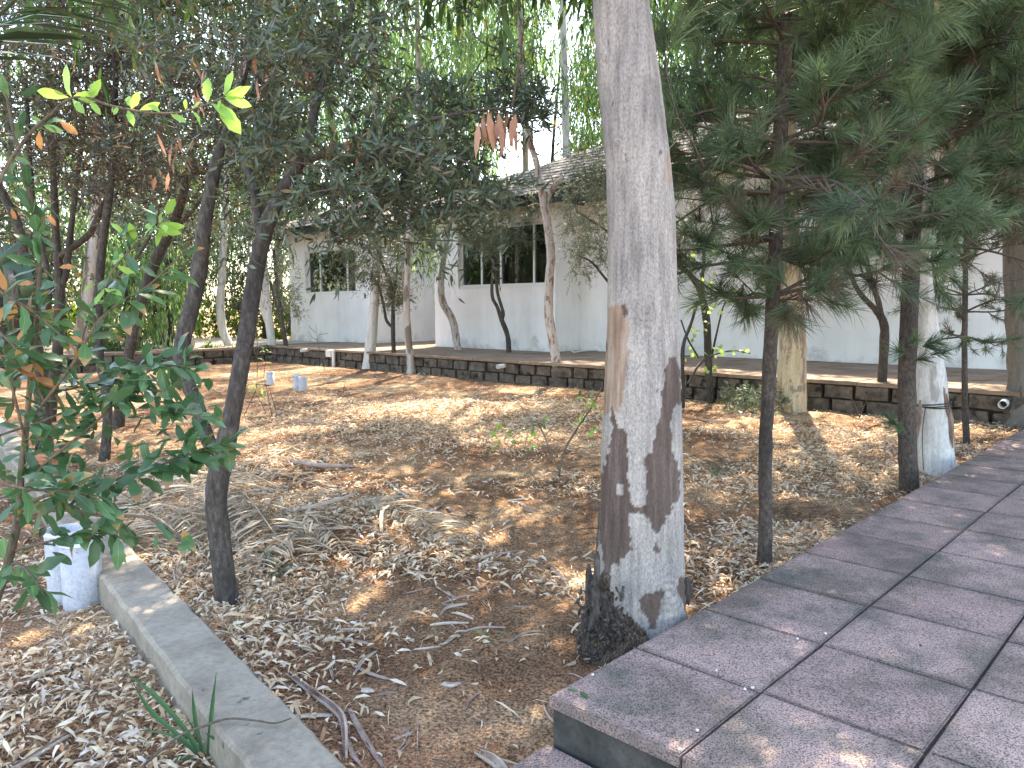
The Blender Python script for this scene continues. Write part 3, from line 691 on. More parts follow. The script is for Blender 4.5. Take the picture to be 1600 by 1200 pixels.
c1b = pxbox(50, 180, 480, -120, 260, f1-.1, f1+1.3); c1c = pxbox(26, 760, 850, 135, 200, f1-.1, f1+.25); c1d = pxbox(62, 510, 760, 235, 385, f1-.2, f1+.7)
t1, sk1 = make_tree('dark barked tree forking low down, nearest on the left beside the concrete kerb', [(t1_trunk, f1), (t1_r, f1), (t1_l, f1), (t1_b, f1), (t1_c, f1)], M_bdark,
    [dict(clumps=c1, mat=M_olive, leafL=.052, leafW=.0095, tints=(0, .9), nt=9, nl=11, tw=.17, droop=.3, rb=.0035),
     dict(clumps=c1b, mat=M_olive, leafL=.05, leafW=.009, tints=(0, .97), nt=9, nl=10, tw=.17, rb=.0035),
     dict(clumps=c1c, mat=M_olive, leafL=.045, leafW=.008, tints=(0, .7), nt=5, nl=9, tw=.07, rb=.002),
     dict(clumps=c1d, mat=M_olive, leafL=.055, leafW=.0105, tints=(0, .75), nt=6, nl=9, tw=.15, droop=.7, rb=.003)], name='forked_tree', sides=14, rough=.035)
# canopy above the frame that shades the near ground
sh = Acc(); shl = Acc()
cc = pxbox(150, 100, 1100, -700, -80, f1+.2, f1+3.5); clump_crown(shl, sh, sk1, cc, .09, .017, (0, .9), nt=9, nl=12, tw=.3, rb=.003, connect=False)
shl.build('upper_limbs', M_twig, t1); sh.build('upper_crown', M_olive, t1, kind='stuff')
# dead leaves hanging from the long branch
a = Acc(); n = 17; P = []; 
for k in range(n): P.append(at(rng.uniform(745, 806), rng.uniform(172, 192), f1-.15+rng.uniform(-.05, .05)))
leaves(a, np.array(P), rng.normal(0, .16, (n, 3))+np.array([0, 0, -1]), rng.uniform(.07, .15, n), rng.uniform(.018, .03, n), rng.random(n), .2)
for (x0, x1, y0, y1, n) in ((500, 560, 190, 250, 14), (470, 500, 90, 130, 6), (380, 420, 60, 200, 8), (240, 330, 90, 300, 16)):
    leaves(a, pxbox(n, x0, x1, y0, y1, f1-.1, f1+.4), rng.normal(0, .25, (n, 3))+np.array([0, 0, -1]), rng.uniform(.06, .12, n), rng.uniform(.01, .018, n), rng.random(n), .3)
a.build('dead_leaves', M_deadleaf, t1)

# dark multi-stemmed trees behind the shrub
def dark_tree(label, base, paths, cl, n, L=.045, W=.0085, tints=(0, 1), mat_=M_darkleaf, name='dark_stemmed_tree', nt=8, nl=12, tw=.2, group='dark stemmed trees at the left'):
    f = fwd_of(*base)
    return make_tree(label, [(p, f) for p in paths], M_bdark, [dict(clumps=cl(f, n), mat=mat_, leafL=L*f/4.5, leafW=W*f/4.5, tints=tints, nt=nt, nl=nl, tw=tw*f/4.5, rb=.004)], name=name, group=group, sides=9, rough=.05)
dark_tree('dark leaning trunk running up to the right behind the low shrub', (184, 668), [[(184, 670, 9), (190, 620, 8.5), (197, 590, 8), (206, 530, 8), (224, 460, 8), (245, 404, 8), (266, 362, 7.5), (284, 315, 6), (300, 240, 5), (310, 120, 4), (305, 0, 3)], [(245, 404, 4), (262, 372, 4), (300, 330, 3), (340, 280, 2.5)]],
    lambda f, n: pxbox(n, 150, 470, -40, 335, f-1.4, f+1.2, lambda x, y: 1 if y < 300 else .4), 150, nl=13)
dark_tree('dark upright trunk with a blackish stem rising straight behind the shrub leaves', (163, 718), [[(163, 720, 8), (168, 660, 7.5), (166, 610, 7), (156, 560, 7), (153, 500, 7), (156, 430, 6.5), (163, 360, 6), (172, 300, 5.5), (178, 220, 4.5), (180, 100, 4), (175, -60, 3)], [(155, 470, 3.5), (185, 430, 3), (215, 400, 2.5), (245, 350, 2)]],
    lambda f, n: pxbox(n, 60, 330, -60, 300, f-.9, f+1.0), 100)
dark_tree('several thin dark stems rising together at the far left', (80, 660), [[(78, 665, 9), (82, 610, 8.5), (90, 555, 8), (92, 495, 8), (94, 453, 7), (88, 372, 6), (84, 285, 5), (80, 180, 4), (70, 40, 3)], [(94, 453, 5), (104, 425, 5), (109, 376, 4.5), (118, 300, 4), (130, 200, 3), (140, 60, 2)], [(92, 400, 5), (115, 385, 5), (140, 365, 5), (157, 330, 5), (172, 295, 4), (190, 230, 3)], [(88, 540, 4), (66, 470, 4), (60, 400, 3.5), (50, 300, 3), (45, 180, 2)]],
    lambda f, n: pxbox(n, -40, 260, -60, 310, f-1.1, f+1.3), 130)
dark_tree('crooked dark tree whose thick stem bends left at the edge of the picture', (62, 700), [[(70, 700, 12), (66, 620, 11), (58, 560, 11), (46, 505, 10), (38, 425, 8), (31, 362, 7), (16, 325, 6), (0, 290, 5), (-30, 200, 4)], [(52, 530, 6), (70, 500, 6), (76, 440, 5), (60, 360, 4.5), (48, 280, 4), (40, 120, 3)]],
    lambda f, n: pxbox(n, -120, 150, -80, 260, f-1.1, f+.8), 85, mat_=M_olive)
# slim upright bough of brownish foliage hanging behind the forks
dark_tree('small dark V shaped tree in front of the far low wall', (262, 563), [[(263, 565, 5), (266, 530, 4.5), (268, 502, 4.5), (262, 485, 3.5), (255, 467, 3), (248, 430, 2.5)], [(268, 502, 3), (280, 478, 3), (294, 456, 2.5), (310, 420, 2), (322, 380, 1.6)]],
    lambda f, n: pxbox(n, 225, 345, 330, 430, f-1.2, f+1.2), 40, L=.03, W=.006, mat_=M_greyolive, name='small_tree', group=None)

# background and middle eucalypts --------------------------------------------------------
def euc(label, base, path, bark, crown_boxes=(), extra=None, name='eucalyptus', leafmat=M_euc, L=.10, W=.016, group=None, sides=10, rough=.04, flare=1.3, nt=9, nl=11, tw=.45):
    f = fwd_of(*base) if not isinstance(base, (int, float)) else base
    cr = [dict(clumps=pxbox(n, x0, x1, y0, y1, f+d0, f+d1), mat=leafmat, leafL=L, leafW=W, tints=(0, .95), nt=nt, nl=nl, tw=tw, mode='weep', droop=.35, rb=.006, zmin=1.5) for (n, x0, x1, y0, y1, d0, d1) in crown_boxes]
    return make_tree(label, [(path, f)]+[(e, f) for e in (extra or [])], bark, cr, name=name, group=group, sides=sides, rough=rough, flare=flare)
euc('pale eucalyptus with speckled trunk in front of the wall corner of the far block', (576, 577), [(576, 579, 10), (578, 550, 9), (581, 521, 8.5), (584, 484, 7.5), (587, 440, 7), (590, 380, 6.5), (592, 300, 6), (588, 200, 5.5), (580, 80, 5), (575, -100, 4), (570, -260, 3)], M_eucw,
    [(26, 540, 640, 60, 250, -1.5, 1.5), (60, 480, 680, -330, -20, -2, 2.5)])
euc('slender smooth beige eucalyptus standing alone before the lit recessed wall', (643, 584), [(643, 586, 8), (641, 560, 6.3), (638, 532, 6), (635, 477, 5.6), (636, 423, 5.5), (638, 391, 5.3), (641, 340, 5), (648, 300, 4.6), (654, 240, 4.4), (655, 120, 4), (650, -40, 3.5), (645, -250, 2.5)], M_eucb,
    [(45, 600, 760, -40, 190, -1, 2), (55, 560, 760, -340, -40, -2, 2), (5, 650, 690, 330, 400, -.3, .3)], leafmat=M_eucbright)
euc('crooked eucalyptus with peeling reddish bark beside the corner of the near block', (721, 574), [(722, 578, 7), (718, 556, 6), (714, 537, 6), (707, 500, 6), (693, 475, 5.8), (689, 450, 5), (691, 420, 4.6), (695, 392, 4.6), (702, 350, 3.8), (712, 300, 3.2), (720, 230, 2.8), (722, 100, 2.5), (720, -60, 2)], M_eucf,
    [(30, 690, 820, 20, 200, -1, 1), (30, 640, 800, -300, -20, -2, 2), (5, 655, 690, 340, 410, -.6, -.2)], extra=[[(691, 400, 3.8), (684, 370, 3.5), (672, 335, 3), (664, 300, 2.5), (655, 250, 2)]], leafmat=M_eucbright)
euc('pale forked eucalyptus with flaking bark in front of the near window', (871, 602), [(873, 604, 10), (870, 575, 8), (865, 537, 7.5), (858, 495, 7.5), (858, 440, 7), (861, 400, 7), (856, 355, 6.5), (850, 318, 6.5), (845, 290, 5.5), (837, 250, 5), (826, 212, 4.5), (819, 160, 4.2), (813, 60, 4), (808, -60, 3.5), (800, -260, 2.5)], M_eucf,
    [(42, 770, 870, -20, 150, -.6, 1.6), (60, 700, 940, -340, -40, -2.5, 2), (6, 800, 840, 120, 170, -.3, .3)], extra=[[(851, 322, 4.5), (860, 300, 4.3), (869, 288, 4.2), (880, 277, 3.8)], [(852, 330, 1.3), (840, 318, 1), (825, 322, .8)], [(866, 290, 1.1), (850, 240, .9), (838, 212, .7)]])
# background eucalypts behind the roofs
euc('white eucalyptus trunk rising behind the ridge of the near roof', 19.0, [(886, 470, 7), (886, 350, 6.5), (885, 250, 6), (883, 150, 5.5), (880, 40, 5), (876, -120, 4), (870, -300, 3)], M_eucw,
    [(55, 865, 950, 10, 215, -1, 2), (26, 870, 1010, 100, 300, 1, 4), (25, 850, 1000, -250, 0, -2, 2)], L=.15, W=.024, group='eucalypts behind the house', tw=.6)
bgs = [(430, 27, 'M', 'bright eucalyptus rising behind the left end of the terrace', 'b'), (820, 27, 'M', 'far eucalyptus whose crown hangs left of the bright sky gap', 'c'), (990, 25, 'M', 'far eucalyptus behind the big trunk and the roof ridge', 'd'), (1350, 23, 'M', 'far eucalyptus above the long roof between the pines', 'd'), (1180, 24, 'M', 'far eucalyptus behind the nearer pine trunk', 'd'), (1560, 22, 'M', 'far eucalyptus above the long roof near the right edge', 'd'), (640, 26, 'M', 'tall bright leafed eucalyptus behind the gap between the two house blocks', 'b'), (740, 24, 'M', 'drooping pale green eucalyptus behind the near roof, left of the open sky', 'b'),
       (520, 28, 'M', 'bright green eucalyptus towering behind the far roof', 'b'), (1090, 22, 'M', 'eucalyptus behind the long roof just right of the big trunk', 'd'), (1260, 20, 'M', 'eucalyptus behind the long roof, seen through the nearer pine', 'd'), (1440, 21, 'M', 'eucalyptus behind the long roof, hidden mostly by the second pine', 'd')]
for (x, f, _, lab, kind) in bgs:
    euc(lab, float(f), [(x+8, 500, 9*18/f), (x+4, 350, 8*18/f), (x, 200, 7*18/f), (x-5, 50, 6*18/f), (x-8, -150, 4*18/f)], M_eucb,
        [(170 if kind != 'c' else 70, x-95, x+(95 if kind != 'c' else 40), -60, 230 if kind != 'c' else 110, -2, 2), (60 if kind != 'c' else 2, x-90, x+60, 200, 350, -1.5, 2), (30, x-110, x+110, -260, -30, -2, 2)], L=.19, W=.036, leafmat=M_eucbright if kind in 'bc' else M_euc, group='eucalypts behind the house', tw=.7, sides=8)

# far left: eucalypts and greenery beyond the garden
euc('thick peeling eucalyptus trunk seen between the dark stems at the left', (122, 578), [(120, 582, 12), (124, 545, 10), (128, 510, 9.5), (134, 478, 9), (140, 425, 8.5), (147, 355, 8), (152, 280, 7), (155, 150, 6), (150, -50, 5), (145, -200, 4)], M_eucb, [(40, 60, 240, -60, 160, -1, 2), (40, 20, 260, -300, -60, -2, 2)], group='eucalypts at the left of the garden')
euc('white eucalyptus with a flared foot behind the dark V shaped tree', (256, 556), [(254, 562, 8.5), (257, 520, 7.5), (261, 460, 6.5), (262, 400, 6), (264, 330, 5.5), (266, 200, 5), (262, 0, 4)], M_eucw, [(40, 200, 340, 120, 330, -1, 2), (30, 200, 340, -200, 100, -1, 2)], group='eucalypts at the left of the garden')
euc('bent bluish white eucalyptus trunk leaning in front of the low wall', (366, 561), [(368, 566, 7.5), (358, 540, 6.5), (347, 512, 6.5), (344, 470, 6.5), (347, 430, 6), (348, 390, 5.5), (352, 330, 5), (356, 200, 4), (360, 20, 3)], M_eucw, [(36, 290, 420, 150, 370, -1, 3), (20, 280, 440, -150, 100, -1, 2)], group='eucalypts at the left of the garden')
euc('straight pale eucalyptus at the left end of the terrace', (428, 561), [(428, 564, 8), (424, 530, 6.5), (419, 490, 6), (416, 455, 5.5), (413, 400, 5), (415, 300, 4.5), (420, 150, 4), (425, -50, 3)], M_eucw, [(34, 360, 500, 200, 330, -1, 2), (30, 360, 520, -150, 180, -1, 3)], extra=[[(423, 520, 2.5, .3), (412, 490, 3.5, .4), (405, 455, 3.5, .4), (400, 400, 3, .5), (392, 320, 2.5, .5)]], group='eucalypts at the left of the garden')
# olive saplings
def olive(label, base, paths, boxes, mat_=M_greyolive, L=.055, W=.011, nt=9, nl=12, tw=.24, name='olive_tree', group='small olive trees along the terrace'):
    f = fwd_of(*base)
    return make_tree(label, [(p, f) for p in paths], M_bdark, [dict(clumps=pxbox(n, x0, x1, y0, y1, f+d0, f+d1), mat=mat_, leafL=L, leafW=W, tints=(0, 1), nt=nt, nl=nl, tw=tw, rb=.004, zmin=.9) for (n, x0, x1, y0, y1, d0, d1) in boxes], name=name, group=group, sides=8, rough=.05)
olive('grey leaved olive at the left end of the terrace beside the far house corner', (451, 565), [[(452, 567, 4), (447, 540, 3.6), (443, 515, 3.5), (438, 480, 3), (432, 440, 2.6), (428, 390, 2)], [(443, 515, 2.4), (430, 470, 2), (422, 440, 1.6)], [(443, 525, 2), (453, 505, 1.8), (450, 490, 1.4)]],
      [(40, 392, 465, 378, 470, -.9, .9), (10, 440, 474, 460, 500, -.6, .6), (16, 380, 440, 330, 400, -.9, .9)])
olive('dense olive sapling in front of the far window', (616, 580), [[(617, 582, 4), (615, 545, 3.6), (614, 510, 3.5), (614, 477, 3), (610, 441, 2.6), (601, 423, 2.2), (590, 390, 2)], [(615, 513, 2.8), (604, 501, 2.5), (599, 475, 2.2), (590, 440, 1.6)], [(614, 470, 2), (620, 430, 1.7), (622, 380, 1.4)]],
      [(95, 538, 640, 362, 452, -.8, .8), (30, 595, 640, 440, 478, -.5, .5), (8, 535, 570, 345, 400, -.4, .4)], mat_=M_olive)
olive('forked olive sapling in front of the left half of the near window', (794, 580), [[(795, 584, 4.6), (795, 550, 4.2), (793, 525, 4), (784, 500, 4), (777, 480, 2.8), (769, 462, 2.8), (770, 425, 2.4), (775, 392, 2), (776, 350, 1.6)], [(784, 500, 3), (786, 488, 2.8), (777, 455, 2.6), (775, 415, 2.2), (780, 370, 1.6)]],
      [(80, 722, 838, 285, 388, -.7, .7), (10, 735, 825, 370, 405, -.5, .5)])
olive('olive partly hidden behind the big trunk, its sprays hanging before the wall corner', (1012, 607), [[(1012, 607, 5), (1008, 560, 4.5), (1003, 500, 4), (995, 430, 3.5), (985, 370, 3), (975, 310, 2.5), (965, 260, 2)], [(1003, 500, 3), (975, 465, 2.6), (950, 440, 2.2), (925, 410, 1.8), (905, 400, 1.3)], [(990, 400, 2.5), (960, 370, 2.2), (925, 345, 1.8), (900, 330, 1.4)], [(1003, 490, 2.6), (1040, 440, 2.2), (1075, 390, 1.8)]],
      [(50, 882, 952, 285, 395, -.7, .7), (16, 888, 950, 390, 440, -.4, .4), (26, 880, 960, 235, 300, -.7, .7), (36, 1050, 1130, 270, 400, -.6, .6)], L=.05, W=.009)
# near big eucalyptus ---------------------------------------------------------------------
def poly_in(px, py, poly):
    inside = np.zeros(px.shape, bool); n = len(poly); j = n-1
    for i in range(n):
        xi, yi = poly[i]; xj, yj = poly[j]
        c = ((yi > py) != (yj > py)) & (px < (xj-xi)*(py-yi)/(yj-yi+1e-12)+xi); inside ^= c; j = i
    return inside
def z4(pts, ox, oy, s=4.0): return [(ox+x/s, oy+y/s) for x, y in pts]
def big_tree():
    f = 2.58
    prof = [(1060, 905, 1092), (1030, 905, 1086), (1000, 909, 1080), (960, 917, 1075), (930, 922, 1073), (900, 925, 1071), (860, 931, 1070), (800, 935, 1068), (700, 937, 1065), (600, 942, 1062), (500, 948, 1058), (450, 949, 1056), (330, 950, 1053), (260, 948, 1047), (130, 936, 1031), (0, 928, 1012), (-150, 916, 988), (-400, 902, 955), (-700, 890, 930), (-1100, 880, 910)]
    ys = np.array([p[0] for p in prof][::-1], float); Lx = np.array([p[1] for p in prof][::-1], float); Rx = np.array([p[2] for p in prof][::-1], float)
    yy = np.concatenate([np.arange(1060, -20, -3.2), np.arange(-20, -1100, -30)]); S = 150
    V = []; ang = np.linspace(0, 2*np.pi, S, endpoint=False)
    for y in yy:
        cx = (np.interp(y, ys, Lx)+np.interp(y, ys, Rx))/2; rp = (np.interp(y, ys, Rx)-np.interp(y, ys, Lx))/2
        c = at(cx, y, f); r = rp*f/FPX*.995
        wob = 1+.02*np.sin(ang*3+y*.004)+.012*np.sin(ang*5-y*.008+1)
        V.append(np.stack([c[0]+np.cos(ang)*r*wob, c[1]+np.sin(ang)*r*wob, np.full(S, c[2])], -1))
    V = np.array(V); nrow = len(yy); Vf = V.reshape(-1, 3); px, py = proj(Vf)
    cen = V.mean(1, keepdims=True); nrm = unit(V-cen).reshape(-1, 3); facing = nrm[:, 1] < .25
    wig = np.array([mnoise.noise((p[0]*38, p[1]*38, p[2]*38)) for p in Vf]); wig2 = np.array([mnoise.noise((p[0]*90, p[1]*90, p[2]*60)) for p in Vf])
    qx, qy = px+wig*5+wig2*2.5, py+wig2*4+wig*3
    L = z4([(610, 115), (645, 200), (660, 270), (705, 290), (715, 400), (728, 500), (735, 640), (740, 750), (790, 782), (840, 760), (845, 660), (840, 560), (835, 460), (880, 420), (910, 300), (915, 240), (935, 220), (940, 60), (955, 0), (960, -100), (965, -130), (975, -150), (1010, -165), (1035, -160), (1055, -60), (1075, 100), (1030, 140), (1008, 160), (1000, 250), (1005, 330), (1000, 420), (1035, 490), (1048, 560), (1050, 700), (1055, 730), (1010, 745), (985, 820), (940, 900), (905, 930), (870, 920), (868, 870), (840, 830), (800, 805), (740, 805), (725, 830), (735, 900), (740, 1030), (700, 1090), (670, 1150), (650, 1125), (615, 1130), (615, 1290), (560, 1290), (575, 1120), (560, 1050), (552, 960), (520, 850), (515, 700), (535, 620), (575, 500), (600, 420), (620, 300), (620, 200)], 800, 600)
    B = z4([(-60, 470), (240, 460), (335, 430), (345, 560), (360, 690), (430, 730), (520, 790), (610, 870), (700, 1300), (-100, 1300)], 880, 800, 4.617)
    Cp = z4([(545, 630), (620, 590), (720, 560), (712, 650), (690, 720), (672, 840), (620, 850), (600, 770), (555, 700)], 880, 800, 4.617)
    Dp = z4([(825, 475), (885, 470), (990, 560), (980, 780), (880, 720), (855, 640), (820, 560)], 880, 800, 4.617)
    Ep = z4([(665, 215), (695, 270), (680, 292), (650, 285)], 880, 800, 4.617)
    H1 = z4([(648, 628), (692, 628), (690, 690), (655, 690)], 800, 600)
    bark = (poly_in(qx, qy, L) & ~poly_in(px, py, H1)) | poly_in(qx, qy, B) | poly_in(qx, qy, Cp) | poly_in(qx, qy, Dp) | poly_in(qx, qy, Ep)
    for (cx, cy, rx, ry) in ((977, 487, 6, 9), (946, 540, 2, 9), (957, 163, 2, 5), (1033, 240, 3, 5), (979, 245, 1.5, 6), (945, 90, 2.5, 2.5), (1028, 612, 2, 4)):
        bark |= (((qx-cx)/rx)**2+((qy-cy)/ry)**2 < 1)
    rest = np.array([mnoise.noise((p[0]*6+9, p[1]*6, p[2]*1.8)) for p in Vf])
    bark = np.where(facing, bark, rest > .12).astype(float)
    ora = (poly_in(qx, qy, [(935, 482), (972, 476), (983, 500), (980, 560), (975, 610), (968, 640), (940, 650), (930, 640)]) & facing).astype(float)
    ora = np.maximum(ora, ((((qx-1046)/8)**2+((qy-262)/26)**2 < 1) & facing)*.7)
    rootm = poly_in(qx, qy, B).astype(float)*facing
    rootm = np.maximum(rootm, ((Vf[:, 2] < .16) & ~facing)*1.0)
    d = bark*-.0022+wig*.0012
    low = np.clip((.26-Vf[:, 2])/.26, 0, 1)
    d = d+rootm*(.008+.018*np.array([mnoise.fractal((p[0]*22, p[1]*22, p[2]*14), 1, 2, 4) for p in Vf]))*(1+low)
    # swirl knot, and folds above the root
    for (cx, cy, R0, amp) in ((1008, 487, 24, .0035), (1045, 930, 26, .005), (965, 222, 9, .004), (946, 90, 7, .004)):
        rr = np.hypot((px-cx), (py-cy)*.8); d += facing*amp*np.exp(-(rr/R0)**2)*(1+1.1*np.sin(rr*.75+wig*3))
    Vf = Vf+nrm*d[:, None]
    i = np.arange(nrow-1)[:, None]*S; j = np.arange(S)[None]; j2 = (j+1) % S; F = np.stack([i+j, i+j2, i+S+j2, i+S+j], -1).reshape(-1, 4)
    m, t, b, out = mat('mottled_eucalyptus_bark')
    fine = noise_n(t, 1, 7, .75, geo_pos(t, (160, 160, 90))); stv_ = noise_n(t, 1, 6, .65, geo_pos(t, (42, 42, 4))); big = noise_n(t, 1, 4, .55, geo_pos(t, (7, 7, 3)))
    r0 = ramp(t, [(.3, (.15, .14, .13)), (.48, (.33, .31, .29)), (.66, (.46, .435, .405))]); t.links.new(fine.outputs[0], r0.inputs[0])
    r1 = ramp(t, [(.34, (.62, .60, .59)), (.58, (1.02, 1.02, 1.02))]); t.links.new(stv_.outputs[0], r1.inputs[0]); c = mix(t, r0.outputs[0], r1.outputs[0], .9, 'MULTIPLY')
    r2 = ramp(t, [(.35, (.72, .71, .72)), (.62, (1.12, 1.09, 1.06))]); t.links.new(big.outputs[0], r2.inputs[0]); c = mix(t, c, r2.outputs[0], 1.0, 'MULTIPLY')
    ro = ramp(t, [(.3, (.11, .05, .028)), (.45, (.26, .14, .07)), (.62, (.36, .27, .19))]); t.links.new(stv_.outputs[0], ro.inputs[0]); om = N(t, 'ShaderNodeMath', operation='MULTIPLY'); rq = ramp(t, [(.38, (.25, .25, .25)), (.6, (.95, .95, .95))]); t.links.new(fine.outputs[0], rq.inputs[0]); t.links.new(attr(t, 'orange'), om.inputs[0]); t.links.new(rq.outputs[0], om.inputs[1]); c = mix(t, c, ro.outputs[0], om.outputs[0])
    rd = ramp(t, [(.3, (.06, .043, .036)), (.55, (.115, .082, .068)), (.72, (.17, .135, .12))]); t.links.new(stv_.outputs[0], rd.inputs[0])
    rf = ramp(t, [(.35, (.7, .7, .7)), (.6, (1.15, 1.15, 1.15))]); t.links.new(fine.outputs[0], rf.inputs[0]); dk = mix(t, rd.outputs[0], rf.outputs[0], 1.0, 'MULTIPLY')
    c = mix(t, c, dk, attr(t, 'bark'))
    rr_ = ramp(t, [(.38, (.012, .009, .007)), (.52, (.06, .042, .03)), (.66, (.24, .18, .13))]); t.links.new(fine.outputs[0], rr_.inputs[0]); c = mix(t, c, rr_.outputs[0], attr(t, 'root'))
    t.links.new(c, b.inputs['Base Color']); b.inputs['Roughness'].default_value = .78; b.inputs['Specular IOR Level'].default_value = .3
    hh = mix(t, fine.outputs[0], stv_.outputs[0], .5); bump(t, b, hh, .8, .008)
    base = gp(990, 1015, 0)
    T = thing('big_eucalyptus', (base[0], base[1], 0), 'thick grey eucalyptus trunk with dark brown bark patches, nearest tree, touching the tiled path', 'tree')
    link('trunk', np_mesh('trunk', Vf, F, m, True, vattr={'bark': bark, 'orange': ora, 'root': rootm}), T)
    # loose bark plates and shreds round the foot
    a = Acc(); n = 0
    for (x0, y0, x1, y1, w) in ((927, 905, 921, 985, 7), (933, 860, 930, 920, 5), (920, 880, 918, 960, 6), (1072, 900, 1076, 945, 7), (935, 925, 950, 975, 9), (925, 940, 915, 1010, 9), (950, 930, 958, 965, 6), (937, 795, 932, 860, 3), (1066, 905, 1068, 950, 6), (930, 780, 929, 800, 3)):
        A, Bq = at(x0, y0, f-.03-.09*(925 < x0 < 1060)), at(x1, y1, f-.05-.09*(925 < x0 < 1060)); mid = (A+Bq)/2+rng.normal(0, .006, 3); P = catmull([A, mid, Bq], 4); w_ = w*f/FPX
        prof_ = w_*np.array([.3, .8, 1, 1, .95, 1, .8, .6, .25]); nn = unit(np.array([-.3, -1, 0])+rng.normal(0, .3, 3)); s = unit(np.cross(P[-1]-P[0], nn))
        V = np.concatenate([P-s*prof_[:, None], P-nn*.0+nn*.006, P+s*prof_[:, None]]); k = np.arange(8)
        a.add(V, np.concatenate([np.stack([k, k+1, k+10, k+9], -1), np.stack([k+9, k+10, k+19, k+18], -1)]))
    for k in range(130):
        x, y = rng.uniform(905, 975), rng.uniform(915, 1035); l = rng.uniform(.01, .035)
        P0 = at(x, y, f-.10-.07*math.sin(max(0, min(1, (x-905)/75))*1.6)); D = rng.normal(0, 1, 3)*[.5, .3, 1]; D = unit(D)
        V, F_ = tube([P0, P0+D*l*.5+rng.normal(0, .003, 3), P0+D*l], [.004, .005, .001], 4, .2); a.add(V, F_)
    a.build('loose_bark', M_bdark, T, kind='stuff')
    # crown high above
    li, cr = Acc(), Acc(); cl = ell_clumps(75, at(880, -1000, f+1.2), (1.9, 2.0, 1.2)); sk = np.array([at(900, y, f) for y in (-500, -700, -900, -1050)])
    clump_crown(li, cr, sk, cl, .11, .018, (0, .9), nt=10, nl=12, tw=.35, mode='weep', rb=.008); li.build('limbs', M_twig, T, kind='stuff'); cr.build('crown', M_euc, T, kind='stuff'); TALL.append((T, sk))
big_tree()

# ------------------------------------------------------------------ right hand eucalypts
euc('cream and orange barked eucalyptus between the two pines, against the terrace wall', (1237, 641), [(1236, 644, 25), (1236, 625, 23), (1238, 560, 21), (1237, 500, 19), (1235, 440, 18), (1232, 360, 17), (1229, 260, 16), (1227, 150, 15), (1222, 0, 13), (1215, -200, 10), (1210, -450, 7)], M_eucc, [(60, 1080, 1400, -450, -60, -2, 2)], sides=20, rough=.02, name='eucalyptus')
t_, _s = euc('whitish eucalyptus wound with wire standing behind the second pine', (1460, 740), [(1462, 745, 34), (1460, 720, 30), (1458, 680, 27), (1453, 600, 24), (1447, 520, 19), (1440, 440, 15), (1436, 350, 13.5), (1430, 200, 12), (1425, 0, 11), (1415, -300, 8)], M_eucw, [(50, 1280, 1600, -500, -80, -1, 2)], sides=22, rough=.02)
fF = fwd_of(1460, 740); a = Acc(); c0 = at(1455, 632, fF); rr = 27*fF/FPX
for k in range(3): 
    an = np.linspace(0, 2*np.pi, 26); tubeacc(a, np.stack([c0[0]+np.cos(an)*rr*1.04, c0[1]+np.sin(an)*rr*1.04, c0[2]+.012*np.sin(an+k)+k*.006], -1), .004, 5)
tubeacc(a, catmull([at(1446, 635, fF-.14), at(1441, 680, fF-.15), at(1443, 735, fF-.16)], 4), .0025, 4); a.build('wire', M_fascia, t_, True)
a = Acc()
for (x0, y0, x1, y1, w) in ((1478, 615, 1489, 700, 4), (1472, 600, 1483, 650, 4), (1438, 625, 1432, 690, 4), (1440, 640, 1430, 665, 5), (1484, 640, 1487, 690, 3)):
    A, Bq = at(x0, y0, fF-.09), at(x1, y1, fF-.11); tubeacc(a, catmull([A, (A+Bq)/2+rng.normal(0, .01, 3), Bq], 3), w*fF/FPX*np.array([.4, .8, 1, 1, .9, .6, .2]), 5, .15)
a.build('loose_bark', simple_mat('loose_bark', (.12, .08, .06), (.3, .21, .16), 9), t_, kind='stuff')
euc('massive grey eucalyptus trunk cut off by the right edge of the picture', (1604, 665), [(1606, 668, 44), (1606, 640, 36), (1606, 600, 27), (1604, 540, 26), (1600, 450, 27), (1597, 350, 27), (1594, 250, 25), (1592, 150, 24), (1590, 0, 22), (1585, -250, 18)], M_euck, [(45, 1450, 1750, -500, -60, -2, 1)], sides=22, rough=.03)
olive_i = make_tree('slim Y shaped tree standing by the terrace wall between the pines', [([(1377, 648, 8), (1377, 620, 7), (1380, 570, 7), (1382, 525, 7), (1379, 500, 6.5), (1366, 482, 4.5), (1345, 460, 4), (1330, 430, 3.3), (1322, 380, 3)], fwd_of(1377, 645)), ([(1379, 502, 4.5), (1372, 470, 4.2), (1362, 440, 4), (1354, 405, 3.5), (1350, 350, 3)], fwd_of(1377, 645))], M_bdark,
    [dict(clumps=pxbox(16, 1290, 1390, 300, 400, fwd_of(1377, 645)-.4, fwd_of(1377, 645)+.4), mat=M_olive, leafL=.05, leafW=.01, tints=(0, .8), nt=6, nl=9, tw=.2, rb=.003)], name='y_shaped_tree')
